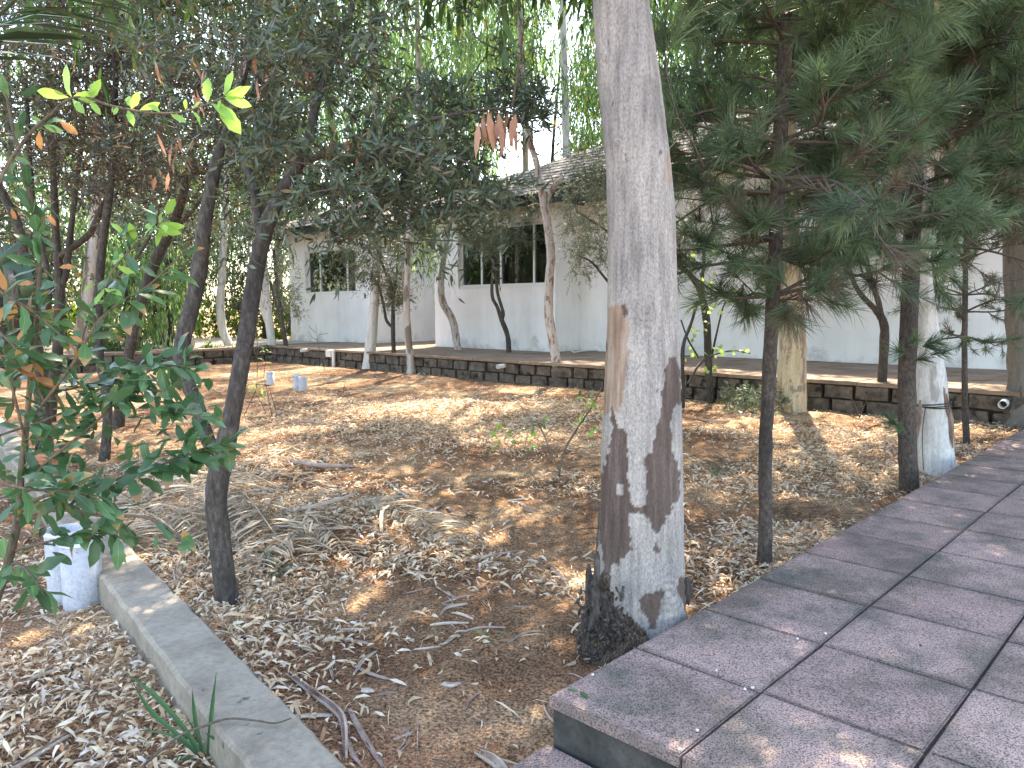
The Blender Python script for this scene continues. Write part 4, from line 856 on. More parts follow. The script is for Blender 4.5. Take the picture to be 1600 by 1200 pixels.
# high crowns above the frame that dapple the garden
def high_canopy():
    n = 1500; u = rng.uniform(-.6, 10.6, n); v = rng.uniform(-.6, 15.5, n); G = u[:, None]*UD+v[:, None]*VD; h = np.maximum(3.4, (.44*np.maximum(0, G[:, 1])+1.3)/.72)+rng.uniform(0, 3.6, n)
    P = np.concatenate([G+SUN[:2]/SUN[2]*h[:, None], h[:, None]], 1)
    m_ = 650; u2 = rng.uniform(-.3, 6.5, m_); v2 = rng.uniform(-1.2, 6, m_); G2 = u2[:, None]*UD+v2[:, None]*VD; h2 = np.maximum(3.2, (.44*np.maximum(0, G2[:, 1])+1.3)/.72)+rng.uniform(0, 3.0, m_); P = np.vstack([P, np.concatenate([G2+SUN[:2]/SUN[2]*h2[:, None], h2[:, None]], 1)])
    el = (P[:, 2]-CAMZ)/np.maximum(.3, P[:, 1]); vis = (P[:, 1] > 0) & (el < .46) & (np.abs(P[:, 0]) < P[:, 1]*.8)
    P = P[~vis & ~((P[:, 2] < 5) & (np.hypot(P[:, 0], P[:, 1]) < 2.5))]
    tx = np.array([[*t.location[:2]] for t, s_ in TALL]); near = np.argmin(np.linalg.norm(P[:, None, :2]-tx[None], axis=2), 1)
    for i, (t, sk) in enumerate(TALL):
        cl = P[near == i]
        if len(cl) == 0: continue
        li, cr = Acc(), Acc(); top = sk[sk[:, 2] > min(3.5, sk[:, 2].max()-.5)]
        clump_crown(li, cr, top, cl, .15, .03, (0, .95), nt=10, nl=12, tw=.55, mode='weep', droop=.3, rb=.007)
        li.build('upper_limbs', M_twig, t, kind='stuff'); cr.build('upper_crown', M_euc, t, kind='stuff')
high_canopy()
# broad leaved shrub right of the big trunk
def leaf_mesh(name, m, lobes=0, curl=.2, tipbrown=False, wid=.36, seed=0):
    n = 8; r = random.Random(seed); V = []; 
    for i in range(n+1):
        s = i/n; w = wid*.5*(math.sin(math.pi*min(1, s**1.25*1.0))**.75 if s < 1 else 0)*(1+.0*s)
        if lobes: w *= 1+lobes*math.sin(s*17+seed)
        z = -curl*s*s+.02*math.sin(s*9+seed); f = .28
        V += [(s, -w, z+w*f), (s, 0, z), (s, w, z+w*f)]
    F = []; tt = []
    for i in range(n):
        a = i*3; F += [[a, a+3, a+4, a+1], [a+1, a+4, a+5, a+2]]
        tt += [i/n, i/n]
    me = np_mesh(name, np.array(V), np.array(F), m, True, tint=np.array(tt)); return me
def single_leaf_mat(name, base, tip, vein, trans=.3, rough=.35, tipstart=.8):
    m, t, b, out = mat(name); a = attr(t, 'tint'); oi = t.nodes.new('ShaderNodeObjectInfo')
    hs = N(t, 'ShaderNodeHueSaturation'); mr = N(t, 'ShaderNodeMapRange'); mr.inputs[3].default_value = .65; mr.inputs[4].default_value = 1.35; t.links.new(oi.outputs['Random'], mr.inputs[0]); t.links.new(mr.outputs[0], hs.inputs['Value'])
    oc = coord(t, 'Object'); n = noise_n(t, 3.2, 3, .5, oc); nn = N(t, 'ShaderNodeMath', operation='MULTIPLY_ADD'); t.links.new(n.outputs[0], nn.inputs[0]); nn.inputs[1].default_value = .5; t.links.new(a, nn.inputs[2])
    r = ramp(t, [(min(.99, tipstart+.18), base), (1, tip)]) if tip else ramp(t, [(0, base), (1, base)]); t.links.new(nn.outputs[0], r.inputs[0])
    s = N(t, 'ShaderNodeSeparateXYZ'); t.links.new(oc, s.inputs[0]); ab = N(t, 'ShaderNodeMath', operation='ABSOLUTE'); t.links.new(s.outputs[1], ab.inputs[0])
    rv = ramp(t, [(.006, (1, 1, 1)), (.016, (0, 0, 0))]); t.links.new(ab.outputs[0], rv.inputs[0]); c = mix(t, r.outputs[0], vein, rv.outputs[0])
    t.links.new(c, hs.inputs['Color']); t.links.new(hs.outputs[0], b.inputs['Base Color']); b.inputs['Roughness'].default_value = rough; b.inputs['Specular IOR Level'].default_value = .5
    tr = t.nodes.new('ShaderNodeBsdfTranslucent'); h2 = N(t, 'ShaderNodeHueSaturation'); h2.inputs['Value'].default_value = 1.6; t.links.new(hs.outputs[0], h2.inputs['Color']); t.links.new(h2.outputs[0], tr.inputs[0])
    mx = t.nodes.new('ShaderNodeMixShader'); mx.inputs[0].default_value = trans; t.links.new(b.outputs[0], mx.inputs[1]); t.links.new(tr.outputs[0], mx.inputs[2]); t.links.new(mx.outputs[0], out.inputs[0]); return m
ML_green = single_leaf_mat('green_leaf_blade', (.075, .17, .07), None, (.13, .25, .11), .3)
ML_brown = single_leaf_mat('browning_leaf_blade', (.06, .15, .055), (.33, .18, .07), (.14, .2, .06), .25, .4, .72)
ML_dead = single_leaf_mat('dead_leaf_blade', (.34, .17, .06), (.25, .12, .05), (.3, .15, .06), .35, .6)
ML_bright = single_leaf_mat('bright_leaf_blade', (.20, .36, .07), None, (.30, .42, .12), .4, .4)
ML_lime = single_leaf_mat('lime_leaf_blade', (.26, .40, .09), None, (.35, .45, .15), .5, .4)
LV = {k: [leaf_mesh('leaf', m, lb, cu, wid=w, seed=s) for s, (lb, cu, w) in enumerate(((.0, .12, .36), (.12, .3, .42), (.06, -.1, .33), (.2, .45, .38)))] for k, m in (('g', ML_green), ('b', ML_brown), ('d', ML_dead), ('y', ML_bright))}
LV['r'] = [leaf_mesh('leaf', ML_lime, .0, cu, wid=w, seed=s) for s, (cu, w) in enumerate(((.1, .85), (.25, .75), (-.1, .8)))]
LCOUNT = {}; LREST = {}
def put_leaf(parent, P, D, L, kinds='g', up=None):
    kk = random.choice(kinds); me = random.choice(LV[kk])
    D = Vector(D).normalized(); u = Vector(up) if up is not None else Vector((random.gauss(0, .55), random.gauss(-.35, .55), 1)); y = u.cross(D); y.normalize(); z = D.cross(y)
    Mx = Matrix((( *[D.x, y.x, z.x],), (D.y, y.y, z.y), (D.z, y.z, z.z))).to_4x4() if False else Matrix(((D.x, y.x, z.x), (D.y, y.y, z.y), (D.z, y.z, z.z))).to_4x4()
    Mx = Matrix.Translation(Vector(P)-Vector(parent.location))@Mx@Matrix.Diagonal((L, L, L, 1))
    LCOUNT[parent.name] = LCOUNT.get(parent.name, 0)+1
    if LCOUNT[parent.name] > 296:                       # past the limit: joined per colour as stuff
        A_ = np.array(Mx); q = np.array([v.co for v in me.vertices]); q = q@A_[:3, :3].T+A_[:3, 3]
        LREST.setdefault((parent.name, kk), Acc()).add(q+np.array(parent.location), np.array([list(p.vertices) for p in me.polygons]), np.repeat(np.arange(len(me.polygons)//2)/8, 2)); return
    o = bpy.data.objects.new('leaf', me); COL.objects.link(o); o.parent = parent; o.matrix_basis = Mx
def flush_leaves():
    for (pn, kk), acc in LREST.items(): acc.build('leaves', {'g': ML_green, 'b': ML_brown, 'd': ML_dead, 'y': ML_bright, 'r': ML_lime}[kk], bpy.data.objects[pn], True, kind='stuff')
def stems(parent, specs, m, name='stem'):
    out = []
    a = Acc()
    for pts in specs:
        P = np.array([at(x, y, f) for x, y, r, f in pts]); C = catmull(P, 4); R = np.interp(np.linspace(0, len(P)-1, len(C)), np.arange(len(P)), [r*f/FPX for x, y, r, f in pts]); tubeacc(a, C, R, 6, .05); out.append(C)
    a.build(name, m, parent, True); return out
# foreground shrub
fs = 1.75
shr = thing('foreground_shrub', gp(-20, 985, -.08), 'leafy foreground shrub with glossy green and browning leaves filling the left edge', 'shrub')
S = [[(-25, 985, 8, fs), (2, 915, 7, fs), (20, 850, 6.5, fs), (30, 790, 5.5, fs), (33, 740, 5, fs), (42, 662, 4.5, fs), (47, 595, 4.2, fs), (55, 525, 4, fs-.03), (60, 470, 4, fs-.05), (61, 400, 3.8, fs-.06), (55, 337, 3.5, fs-.08), (40, 280, 3, fs-.1), (20, 200, 2.5, fs-.1), (5, 120, 2, fs-.1)],
     [(27, 812, 4, fs), (60, 800, 3.6, fs-.05), (110, 797, 3.3, fs-.1), (160, 806, 3, fs-.12), (225, 808, 2.6, fs-.13), (270, 830, 2.2, fs-.13), (295, 855, 1.8, fs-.13), (306, 868, 1.2, fs-.13)],
     [(30, 800, 3, fs), (70, 775, 3, fs-.05), (130, 768, 2.4, fs-.05), (200, 742, 2, fs), (265, 722, 1.8, fs+.02), (320, 700, 1.5, fs+.04), (365, 690, 1, fs+.05)],
     [(-20, 752, 2.5, fs-.2), (50, 765, 2.2, fs-.18), (100, 767, 2, fs-.15), (150, 778, 1.5, fs-.15), (200, 830, 1.2, fs-.1)],
     [(35, 770, 3, fs), (70, 725, 2.8, fs), (107, 695, 2.5, fs), (160, 650, 2.2, fs), (205, 605, 1.8, fs+.02), (250, 570, 1.4, fs+.04), (300, 575, 1, fs+.05)],
     [(-10, 300, 3, fs-.3), (20, 245, 2.8, fs-.3), (50, 205, 2.6, fs-.3), (80, 178, 2.4, fs-.3), (105, 156, 2.2, fs-.3), (135, 152, 2, fs-.3), (165, 163, 2, fs-.3), (210, 173, 1.8, fs-.3), (250, 177, 1.6, fs-.3), (290, 174, 1.5, fs-.3), (330, 160, 1.3, fs-.3), (352, 150, 1, fs-.3)],
     [(60, 640, 2.5, fs), (112, 572, 2.5, fs-.1), (132, 537, 2.3, fs-.12), (155, 500, 2, fs-.14), (192, 470, 1.8, fs-.14), (232, 446, 1.5, fs-.14), (292, 390, .9, fs-.14)],
     [(118, 560, 2, fs-.1), (140, 492, 2, fs-.12), (162, 450, 1.9, fs-.14), (182, 415, 1.7, fs-.15), (215, 380, 1.5, fs-.15), (247, 353, 1.3, fs-.15), (262, 335, 1, fs-.15)],
     [(-10, 450, 2, fs-.1), (25, 470, 2, fs-.1), (58, 492, 2, fs-.08), (90, 520, 1.5, fs-.1), (130, 560, 1.2, fs-.1)],
     [(-10, 510, 2, fs-.1), (25, 545, 2, fs-.1), (45, 580, 1.8, fs-.08), (60, 600, 1.6, fs)],
     [(25, 860, 2.6, fs), (60, 850, 2.2, fs-.1), (110, 838, 1.8, fs-.12), (150, 822, 1.5, fs-.1), (195, 845, 1, fs-.1)],
     [(0, 680, 2, fs-.1), (60, 660, 2, fs), (110, 640, 1.6, fs+.03), (170, 622, 1.3, fs+.05), (230, 620, 1.2, fs+.06), (280, 640, 1, fs+.06), (330, 650, 1, fs+.06)],
     [(40, 690, 2, fs), (20, 610, 2, fs-.05), (5, 560, 2, fs-.06), (-20, 520, 1.5, fs-.06)], [(5, 900, 3, fs), (25, 880, 2.5, fs-.05), (50, 900, 2, fs-.1), (70, 930, 1.6, fs-.1)], [(48, 590, 2, fs), (90, 610, 1.8, fs+.05), (140, 600, 1.5, fs+.1), (190, 585, 1.2, fs+.12), (240, 560, 1, fs+.12)]]
Cs = stems(shr, S, M_shstem)
plan = {0: (48, 'ggggggb', .056), 1: (5, 'gb', .05), 2: (42, 'gggggb', .064), 3: (20, 'gggb', .062), 4: (40, 'gggggb', .058), 5: (0, 'y', .04), 6: (18, 'gggb', .06), 7: (16, 'gy', .045), 8: (16, 'gggbd', .058), 9: (12, 'gggdb', .056), 10: (16, 'gbg', .066), 11: (38, 'gggggbg', .06), 12: (14, 'gggd', .058), 13: (8, 'gg', .075), 14: (26, 'ggg', .058)}
for k, (n, kinds, L) in plan.items():
    C = Cs[k]
    for q in range(n):
        i = min(len(C)-1, int((.12+.88*rng.random()**.8)*(len(C)-1))); P = C[i]; T = C[min(i+1, len(C)-1)]-C[max(i-1, 0)]
        D = unit(T)*.5+rng.normal(0, .6, 3)+np.array([.1, -.15, .05]); put_leaf(shr, P, D, L*random.uniform(.7, 1.25), kinds)
BRIGHT = True
# bright arch: leaf base and tip pixels
for (x0, y0, x1, y1) in ((112, 152, 98, 100), (108, 152, 62, 142), (115, 150, 140, 150), (113, 155, 133, 178), (140, 155, 148, 125), (142, 155, 158, 125), (140, 158, 155, 175), (150, 160, 125, 150), (205, 168, 195, 145), (205, 170, 215, 148), (180, 165, 172, 172), (200, 172, 207, 190), (218, 172, 248, 160), (250, 176, 232, 160), (265, 176, 290, 193), (325, 160, 322, 124), (290, 172, 290, 155), (300, 172, 312, 158), (330, 162, 365, 185), (340, 158, 372, 205), (345, 155, 340, 168), (350, 150, 385, 145), (350, 150, 365, 115), (350, 152, 390, 165), (355, 148, 378, 134), (300, 173, 318, 190), (68, 192, 48, 180), (68, 196, 95, 205), (70, 195, 92, 180), (10, 250, 35, 235), (18, 248, 0, 235), (22, 245, 45, 255), (185, 165, 178, 180), (246, 355, 225, 352), (248, 352, 278, 365), (250, 350, 252, 335), (250, 350, 288, 352), (258, 338, 262, 330), (246, 356, 258, 368), (240, 360, 236, 352)):
    A, Bq = at(x0, y0, fs-.3+(.15 if y0 > 330 else 0)), at(x1, y1, fs-.3+(.15 if y0 > 330 else 0)+random.uniform(-.015, .015)); put_leaf(shr, A, Bq-A, float(np.linalg.norm(Bq-A))*1.05, 'y' if x0 > 90 else 'g', up=(random.gauss(0, .4), -1, random.gauss(0, .5)))
for (x0, y0, x1, y1) in ((92, 188, 118, 208), (62, 205, 60, 228), (18, 325, 22, 340), (75, 335, 85, 350), (92, 418, 110, 415), (35, 515, 30, 530), (0, 420, 6, 450), (28, 445, 45, 440), (110, 525, 125, 532), (5, 480, -5, 500)):
    A, Bq = at(x0, y0, fs-.25), at(x1, y1, fs-.25); put_leaf(shr, A, Bq-A, float(np.linalg.norm(Bq-A))*1.2, 'd', up=(0, -1, .3))

# denser inner foliage of the shrub
for k, (n, kinds, L) in plan.items():
    if k == 5: continue
    C = Cs[k]
    for q in range(int(n*1.15)):
        i = min(len(C)-1, int((.2+.8*rng.random()**.8)*(len(C)-1))); D = rng.normal(0, 1, 3)*[1, .7, .7]; P = C[i]+unit(D)*rng.uniform(0, .035)
        put_leaf(shr, P, D, L*random.uniform(.6, 1.1), kinds)
for q in range(150):
    x = rng.uniform(0, 340); y = rng.uniform(560, 800) if x < 200 else rng.uniform(570, 730); P = at(x, y, fs+rng.uniform(-.12, .3)); put_leaf(shr, P, rng.normal(0, 1, 3)*[1, .6, .5], .055*random.uniform(.6, 1.2), 'gggggb')
flush_leaves(); LREST.clear()
# lime leaved shrub right of the big trunk, and small sprout left of it
fl = fwd_of(1110, 628)
sh2 = thing('lime_leaved_shrub', gp(1110, 628), 'shrub with rounded lime green leaves and dark stems just right of the big trunk', 'shrub')
C2 = stems(sh2, [[(1111, 630, 6, fl), (1108, 590, 6, fl), (1106, 540, 6, fl), (1104, 500, 6, fl), (1094, 455, 5, fl), (1080, 432, 4, fl), (1066, 420, 3, fl), (1058, 400, 2.5, fl)], [(1067, 676, 4, fl-.6), (1067, 620, 3.5, fl-.6), (1067, 545, 3, fl-.6), (1080, 505, 2.5, fl-.5), (1090, 470, 2, fl-.4)], [(1098, 470, 3, fl), (1097, 440, 3, fl), (1100, 400, 2.5, fl), (1092, 370, 2, fl)],
    [(1075, 600, 2, fl-.5), (1092, 570, 2, fl-.4), (1115, 555, 1.5, fl-.3), (1145, 548, 1.2, fl-.3), (1172, 552, 1, fl-.3)], [(1092, 560, 1.6, fl-.5), (1075, 530, 1.4, fl-.5), (1064, 500, 1.2, fl-.5)], [(1107, 580, 2, fl), (1120, 520, 1.5, fl), (1130, 480, 1.2, fl), (1145, 450, 1, fl)]], M_bdark)
for (x0, x1, y0, y1, n) in ((1060, 1085, 395, 425, 10), (1085, 1120, 385, 410, 8), (1070, 1125, 475, 492, 16), (1060, 1095, 510, 535, 8), (1090, 1110, 500, 530, 5), (1105, 1170, 538, 556, 18), (1095, 1125, 560, 578, 8), (1062, 1090, 545, 565, 8), (1135, 1160, 440, 480, 8), (1100, 1120, 430, 450, 6)):
    for k in range(n):
        P = at(rng.uniform(x0, x1), rng.uniform(y0, y1), fl-.35+rng.uniform(-.12, .12)); put_leaf(sh2, P, rng.normal(0, 1, 3)+[0, 0, -.3], .06*random.uniform(.7, 1.2), 'r')
sp = thing('leafy_sprout', gp(877, 748), 'thin two stemmed green sprout growing from the litter left of the big trunk', 'plant'); fq = fwd_of(877, 748)
C3 = stems(sp, [[(877, 748, 2, fq), (874, 735, 2, fq), (884, 700, 1.8, fq), (905, 665, 1.5, fq), (925, 635, 1.3, fq), (940, 605, 1, fq)], [(874, 735, 1.6, fq), (860, 705, 1.3, fq), (848, 675, 1.2, fq), (840, 662, 1, fq)], [(850, 682, .8, fq), (862, 668, .7, fq), (872, 658, .6, fq)], [(930, 628, .8, fq), (918, 618, .6, fq)]], M_shstem)
for (x, y, n) in ((915, 618, 9), (908, 655, 8), (925, 665, 5), (935, 672, 4), (805, 680, 9), (830, 672, 9), (825, 695, 9), (770, 685, 7), (790, 678, 6), (850, 660, 5), (935, 640, 4)):
    for k in range(n):
        P = at(x+rng.normal(0, 7), y+rng.normal(0, 6), fq+rng.uniform(-.1, .1)); put_leaf(sp, P, rng.normal(0, .7, 3)+[0, 0, -.3], .052*random.uniform(.7, 1.3), 'yg')
a = Acc(); 
for (x0, y0, x1, y1) in ((842, 664, 772, 685), (842, 664, 805, 680), (826, 672, 820, 700), (925, 635, 908, 655), (925, 650, 938, 672)): tubeacc(a, catmull([at(x0, y0, fq), at((x0+x1)/2, (y0+y1)/2-4, fq), at(x1, y1, fq)], 3), .0016, 4)
a.build('twigs', M_shstem, sp)

# ------------------------------------------------------------------ pines
def pine(label, base, trunk, zlo, ztop, nwh, reach, seed, nsh=5, lean=(0, 0), needle=.105, nn=64, bark=M_bpine, width=.0021, dense=1.0, group='pines beside the tiled path', extra=(), zcut=None):
    f = fwd_of(*base); C, R = pxpath(trunk, f); T = thing('pine_tree', (*C[0][:2], 0), label, 'tree', group)
    V, F = tube(np.vstack([C[0]+[0, 0, -.08], C]), np.concatenate([[R[0]*1.15], R]), 14, .05); link('trunk', np_mesh('trunk', V, F, bark, True), T)
    li, nd = Acc(), Acc(); r = np.random.default_rng(seed); tips = []
    def shoot(P, D, l, dead=False):
        tips.append((P, unit(D), l, dead))
    z = zlo
    for w in range(nwh):
        z = zlo+(ztop-zlo)*(w+r.uniform(-.3, .3))/nwh; k = int(np.argmin(np.abs(C[:, 2]-z))); s = C[k].copy(); s[2] = z if z < C[-1, 2] else C[-1, 2]
        a0 = r.uniform(0, 6.28); nb = int(r.integers(4, 7)*dense+.5)
        for b_ in range(nb):
            an = a0+b_*6.283/nb+r.normal(0, .25); L = reach(z)*r.uniform(.55, 1.15); el = r.uniform(-.05, .45)
            D = np.array([math.cos(an), math.sin(an), math.sin(el)]); E = s+D*L; E[2] -= .12*L*r.uniform(0, 1.8); mid = s+D*L*.5+np.array([0, 0, -.05*L])+r.normal(0, .03, 3)
            P = catmull([s, mid, E], 6); tubeacc(li, P, np.linspace(.0075+.004*L, .0028, len(P)), 5, .08)
            low = z < zlo+(ztop-zlo)*.25
            shoot(E, P[-1]-P[-3], .12)
            for q in range(int(nsh*L*2.2)):
                i = int(r.uniform(.28, 1)*(len(P)-1)); sd = r.normal(0, 1, 3); dd = unit(unit(P[min(i+1, len(P)-1)]-P[i-1])*.8+sd*.65+np.array([0, 0, .25 if not low else -.25])); l2 = L*r.uniform(.14, .36)
                Q = catmull([P[i], P[i]+dd*l2*.5+r.normal(0, .008, 3), P[i]+dd*l2+np.array([0, 0, .02])], 3); tubeacc(li, Q, np.linspace(.004, .002, len(Q)), 4)
                shoot(Q[-1], Q[-1]-Q[-3], .09, low and r.random() < .35)
                if r.random() < .5: shoot(Q[3], Q[-1]-Q[0]+r.normal(0, .08, 3), .06)
    for e in extra: shoot(*e)
    P0 = np.array([t_[0] for t_ in tips]); keep = sun_keep(P0)
    if zcut is not None: keep &= P0[:, 2] > zcut
    cam_d2 = np.linalg.norm(P0-np.array([0, 0, CAMZ]), axis=1) > .9; keep &= cam_d2
    tips = [t_ for t_, k_ in zip(tips, keep) if k_]; m = len(tips)
    P0 = np.array([t_[0] for t_ in tips]); D0 = np.array([t_[1] for t_ in tips]); L0 = np.array([t_[2] for t_ in tips])*r.uniform(.6, 1.4, m); dead = np.array([t_[3] for t_ in tips])
    tint0 = np.where(dead, .97, r.uniform(.1, .75, m)); sz = r.uniform(.7, 1.1, m)
    s = r.uniform(-.9, .25, (m, nn)); P = P0[:, None]+D0[:, None]*(s*L0[:, None])[..., None]; sd = unit(r.normal(0, 1, (m, nn, 3))); sd = unit(sd-D0[:, None]*np.sum(sd*D0[:, None], -1, keepdims=True))
    sp_ = r.uniform(.3, 1.8, (m, nn, 1)); D = unit(D0[:, None]*(1.05-s[..., None]*.35)+sd*sp_)
    Ln = needle*r.uniform(.6, 1.1, (m, nn))*sz[:, None]
    needles(nd, P.reshape(-1, 3), D.reshape(-1, 3), Ln.ravel(), width, np.clip(np.repeat(tint0, nn)+r.uniform(-.08, .08, m*nn), 0, 1))
    li.build('limbs', M_twig, T, True, kind='stuff'); nd.build('needles', M_needle, T, kind='stuff'); return T
fp1 = fwd_of(1195, 900); fp2 = fwd_of(1422, 775); fh = fwd_of(1510, 692)
ex = [(at(x, y, fp1-.62), np.array([dx, -.2, dz]), .08, False) for x, y, dx, dz in ((1000, 110, -1, .1), (1010, 180, -.8, -.4), (1025, 245, -.7, -.2), (1012, 60, -.7, .5), (1035, 35, -.3, 1), (1060, 40, .3, 1), (1022, 150, -.9, .4), (1045, 205, -.2, .3))]
p1 = pine('nearer pine with a thin dark trunk rising at the edge of the tiled path', (1195, 890), [(1195, 893, 12), (1196, 820, 10.5), (1196, 700, 10.5), (1201, 600, 10.5), (1207, 480, 11), (1212, 380, 11), (1215, 300, 11), (1220, 200, 10.5), (1226, 100, 10), (1230, 0, 9), (1234, -120, 7), (1236, -300, 5)],
     1.24, 3.0, 14, lambda z: .66 if z < 2.5 else .55, 11, nsh=7, extra=ex, nn=70, width=.0024, needle=.135)
a = Acc(); ctr = [at(1050, -80, fp1-.5), at(1039, 60, fp1-.56), at(1044, 130, fp1-.58), at(1060, 185, fp1-.55), at(1078, 215, fp1-.5), at(1100, 260, fp1-.4)]
tubeacc(a, catmull(ctr, 4), .0035, 5)
for x0, y0, x1, y1 in ((1041, 125, 1022, 118), (1039, 60, 1010, 40), (1044, 125, 1012, 110), (1048, 175, 1012, 182), (1060, 185, 1040, 180), (1070, 205, 1030, 245), (1039, 60, 1036, 35)): tubeacc(a, catmull([at(x0, y0, fp1-.57), at((x0+x1)/2, (y0+y1)/2+3, fp1-.6), at(x1, y1, fp1-.62)], 3), .0022, 4)
a.build('overhanging_twig', M_twig, p1)
p2 = pine('second pine with the thicker dark trunk close in front of the white eucalyptus', (1422, 765), [(1421, 770, 15), (1419, 720, 14), (1417, 640, 13.5), (1418, 560, 13.5), (1421, 480, 13), (1424, 400, 12.5), (1428, 300, 12), (1430, 180, 11), (1432, 60, 10), (1434, -100, 8), (1436, -300, 6)],
     1.5, 3.9, 18, lambda z: 1.05 if z < 2.9 else .85, 23, nsh=7, nn=68, width=.003, needle=.15, extra=[(at(1430+dx, 540+dy, fp2-.1), np.array([ddx, -.3, .2]), .05, False) for dx, dy, ddx in ((-25, 10, -1), (20, 0, 1), (40, 12, 1), (0, -8, 0), (10, 20, .5), (30, -5, .7))]+[(at(1405, 670, fp2), np.array([-1, -.2, .4]), .05, False), (at(1395, 660, fp2), np.array([-1, -.2, .6]), .05, False)])
pine('slender pine sapling with sparse whorls of drooping twigs near the right edge', (1510, 692), [(1510, 695, 5.2), (1508, 620, 4.6), (1507, 540, 4.2), (1508, 460, 4), (1509, 380, 3.6), (1509, 320, 3), (1509, 240, 2.4), (1509, 150, 2)],
     .85, 2.3, 7, lambda z: .52, 31, nsh=7, needle=.08, nn=42, width=.003, dense=.9)
# pine outside the right edge reaching in
pine('dark pine at the right edge whose boughs reach into the picture', (1632, 679), [(1632, 681, 13), (1632, 560, 12), (1631, 300, 11), (1630, 100, 10), (1628, -100, 8), (1625, -300, 6)], 2.15, 5.4, 20, lambda z: 1.25, 41, nsh=8, nn=66, width=.0042, needle=.17)

# ------------------------------------------------------------------ litter
def on_bare(x, y):
    u = x*UD[0]+y*UD[1]; v = x*VD[0]+y*VD[1]
    ok = ~((u > -1) & (v < V_EDGE+.01)) & (u < UT-.02) & (v < VB-.05)
    ok &= ~((u < curb_ur(v)+.0) & (u > curb_ur(v)-.205) & (v < 11.2))
    return ok
DENS = []
def dz(px, py, rx, ry, w, z=0): p = gp(px, py, z); DENS.append((p[0], p[1], rx, ry, w))
dz(660, 655, 1.5, 1.3, 1.0); dz(760, 690, .9, .6, .8); dz(420, 720, .9, .6, 1.1); dz(380, 800, .6, .55, 1.4); dz(520, 800, .6, .6, 1.2); dz(310, 900, .35, .35, 1.6); dz(440, 920, .3, .3, 1.4); dz(380, 1000, .25, .3, 1.2)
dz(630, 870, .5, .35, .9); dz(1310, 740, .55, .5, 1.6); dz(1250, 850, .35, .4, 1.6); dz(1120, 880, .35, .4, 1.2); dz(1400, 690, .8, .6, 1.1); dz(1540, 660, .7, .5, 1.3); dz(1130, 760, .6, .5, .5); dz(900, 760, .6, .4, .45); dz(900, 930, .25, .35, .6); dz(560, 1010, .2, .25, .5); dz(150, 1080, .75, .6, 1.6, -.08); dz(60, 900, .4, .5, 1.2, -.08); dz(330, 740, .5, .5, 1.2)
dz(520, 960, .5, .12, .4); dz(1150, 690, .7, .5, .6); dz(900, 650, .6, .4, .7); dz(180, 760, .5, .6, 1.0)
def density(x, y):
    d = np.zeros_like(x)
    for (cx, cy, rx, ry, w) in DENS: d = np.maximum(d, w*np.exp(-(((x-cx)/rx)**2+((y-cy)/ry)**2)*.9))
    for (cx, cy, rx, ry) in BARE: d *= 1-.93*np.exp(-((((x-cx)/rx)**2+((y-cy)/ry)**2)**2))
    return d
BARE = [(*gp(px_, py_)[:2], rx_, ry_) for px_, py_, rx_, ry_ in ((680, 1080, .42, .42), (610, 940, .28, .22), (880, 850, .3, .3), (830, 960, .3, .25), (700, 790, .35, .3), (1130, 790, .4, .3), (1120, 700, .4, .5), (30, 960, .28, .16), (560, 620, .9, .5), (620, 735, .45, .3), (1010, 690, .7, .5))]
def scatter(n, box=(-5, 5.5, .9, 15.5), base=.06, nw=.5):
    out = []; tot = 0
    while tot < n:
        m = n*3; x = rng.uniform(box[0], box[1], m); y = rng.uniform(box[2], box[3], m)
        nn = .5+.5*np.sin(x*3.1+np.sin(y*2.3)*2)*np.sin(y*3.7+np.cos(x*1.9)*2); d = (base+density(x, y)*1.0)*(1-nw+nw*1.6*nn)
        k = (rng.random(m) < d) & on_bare(x, y); out.append(np.stack([x[k], y[k]], 1)); tot += k.sum()
    return np.concatenate(out)[:n]
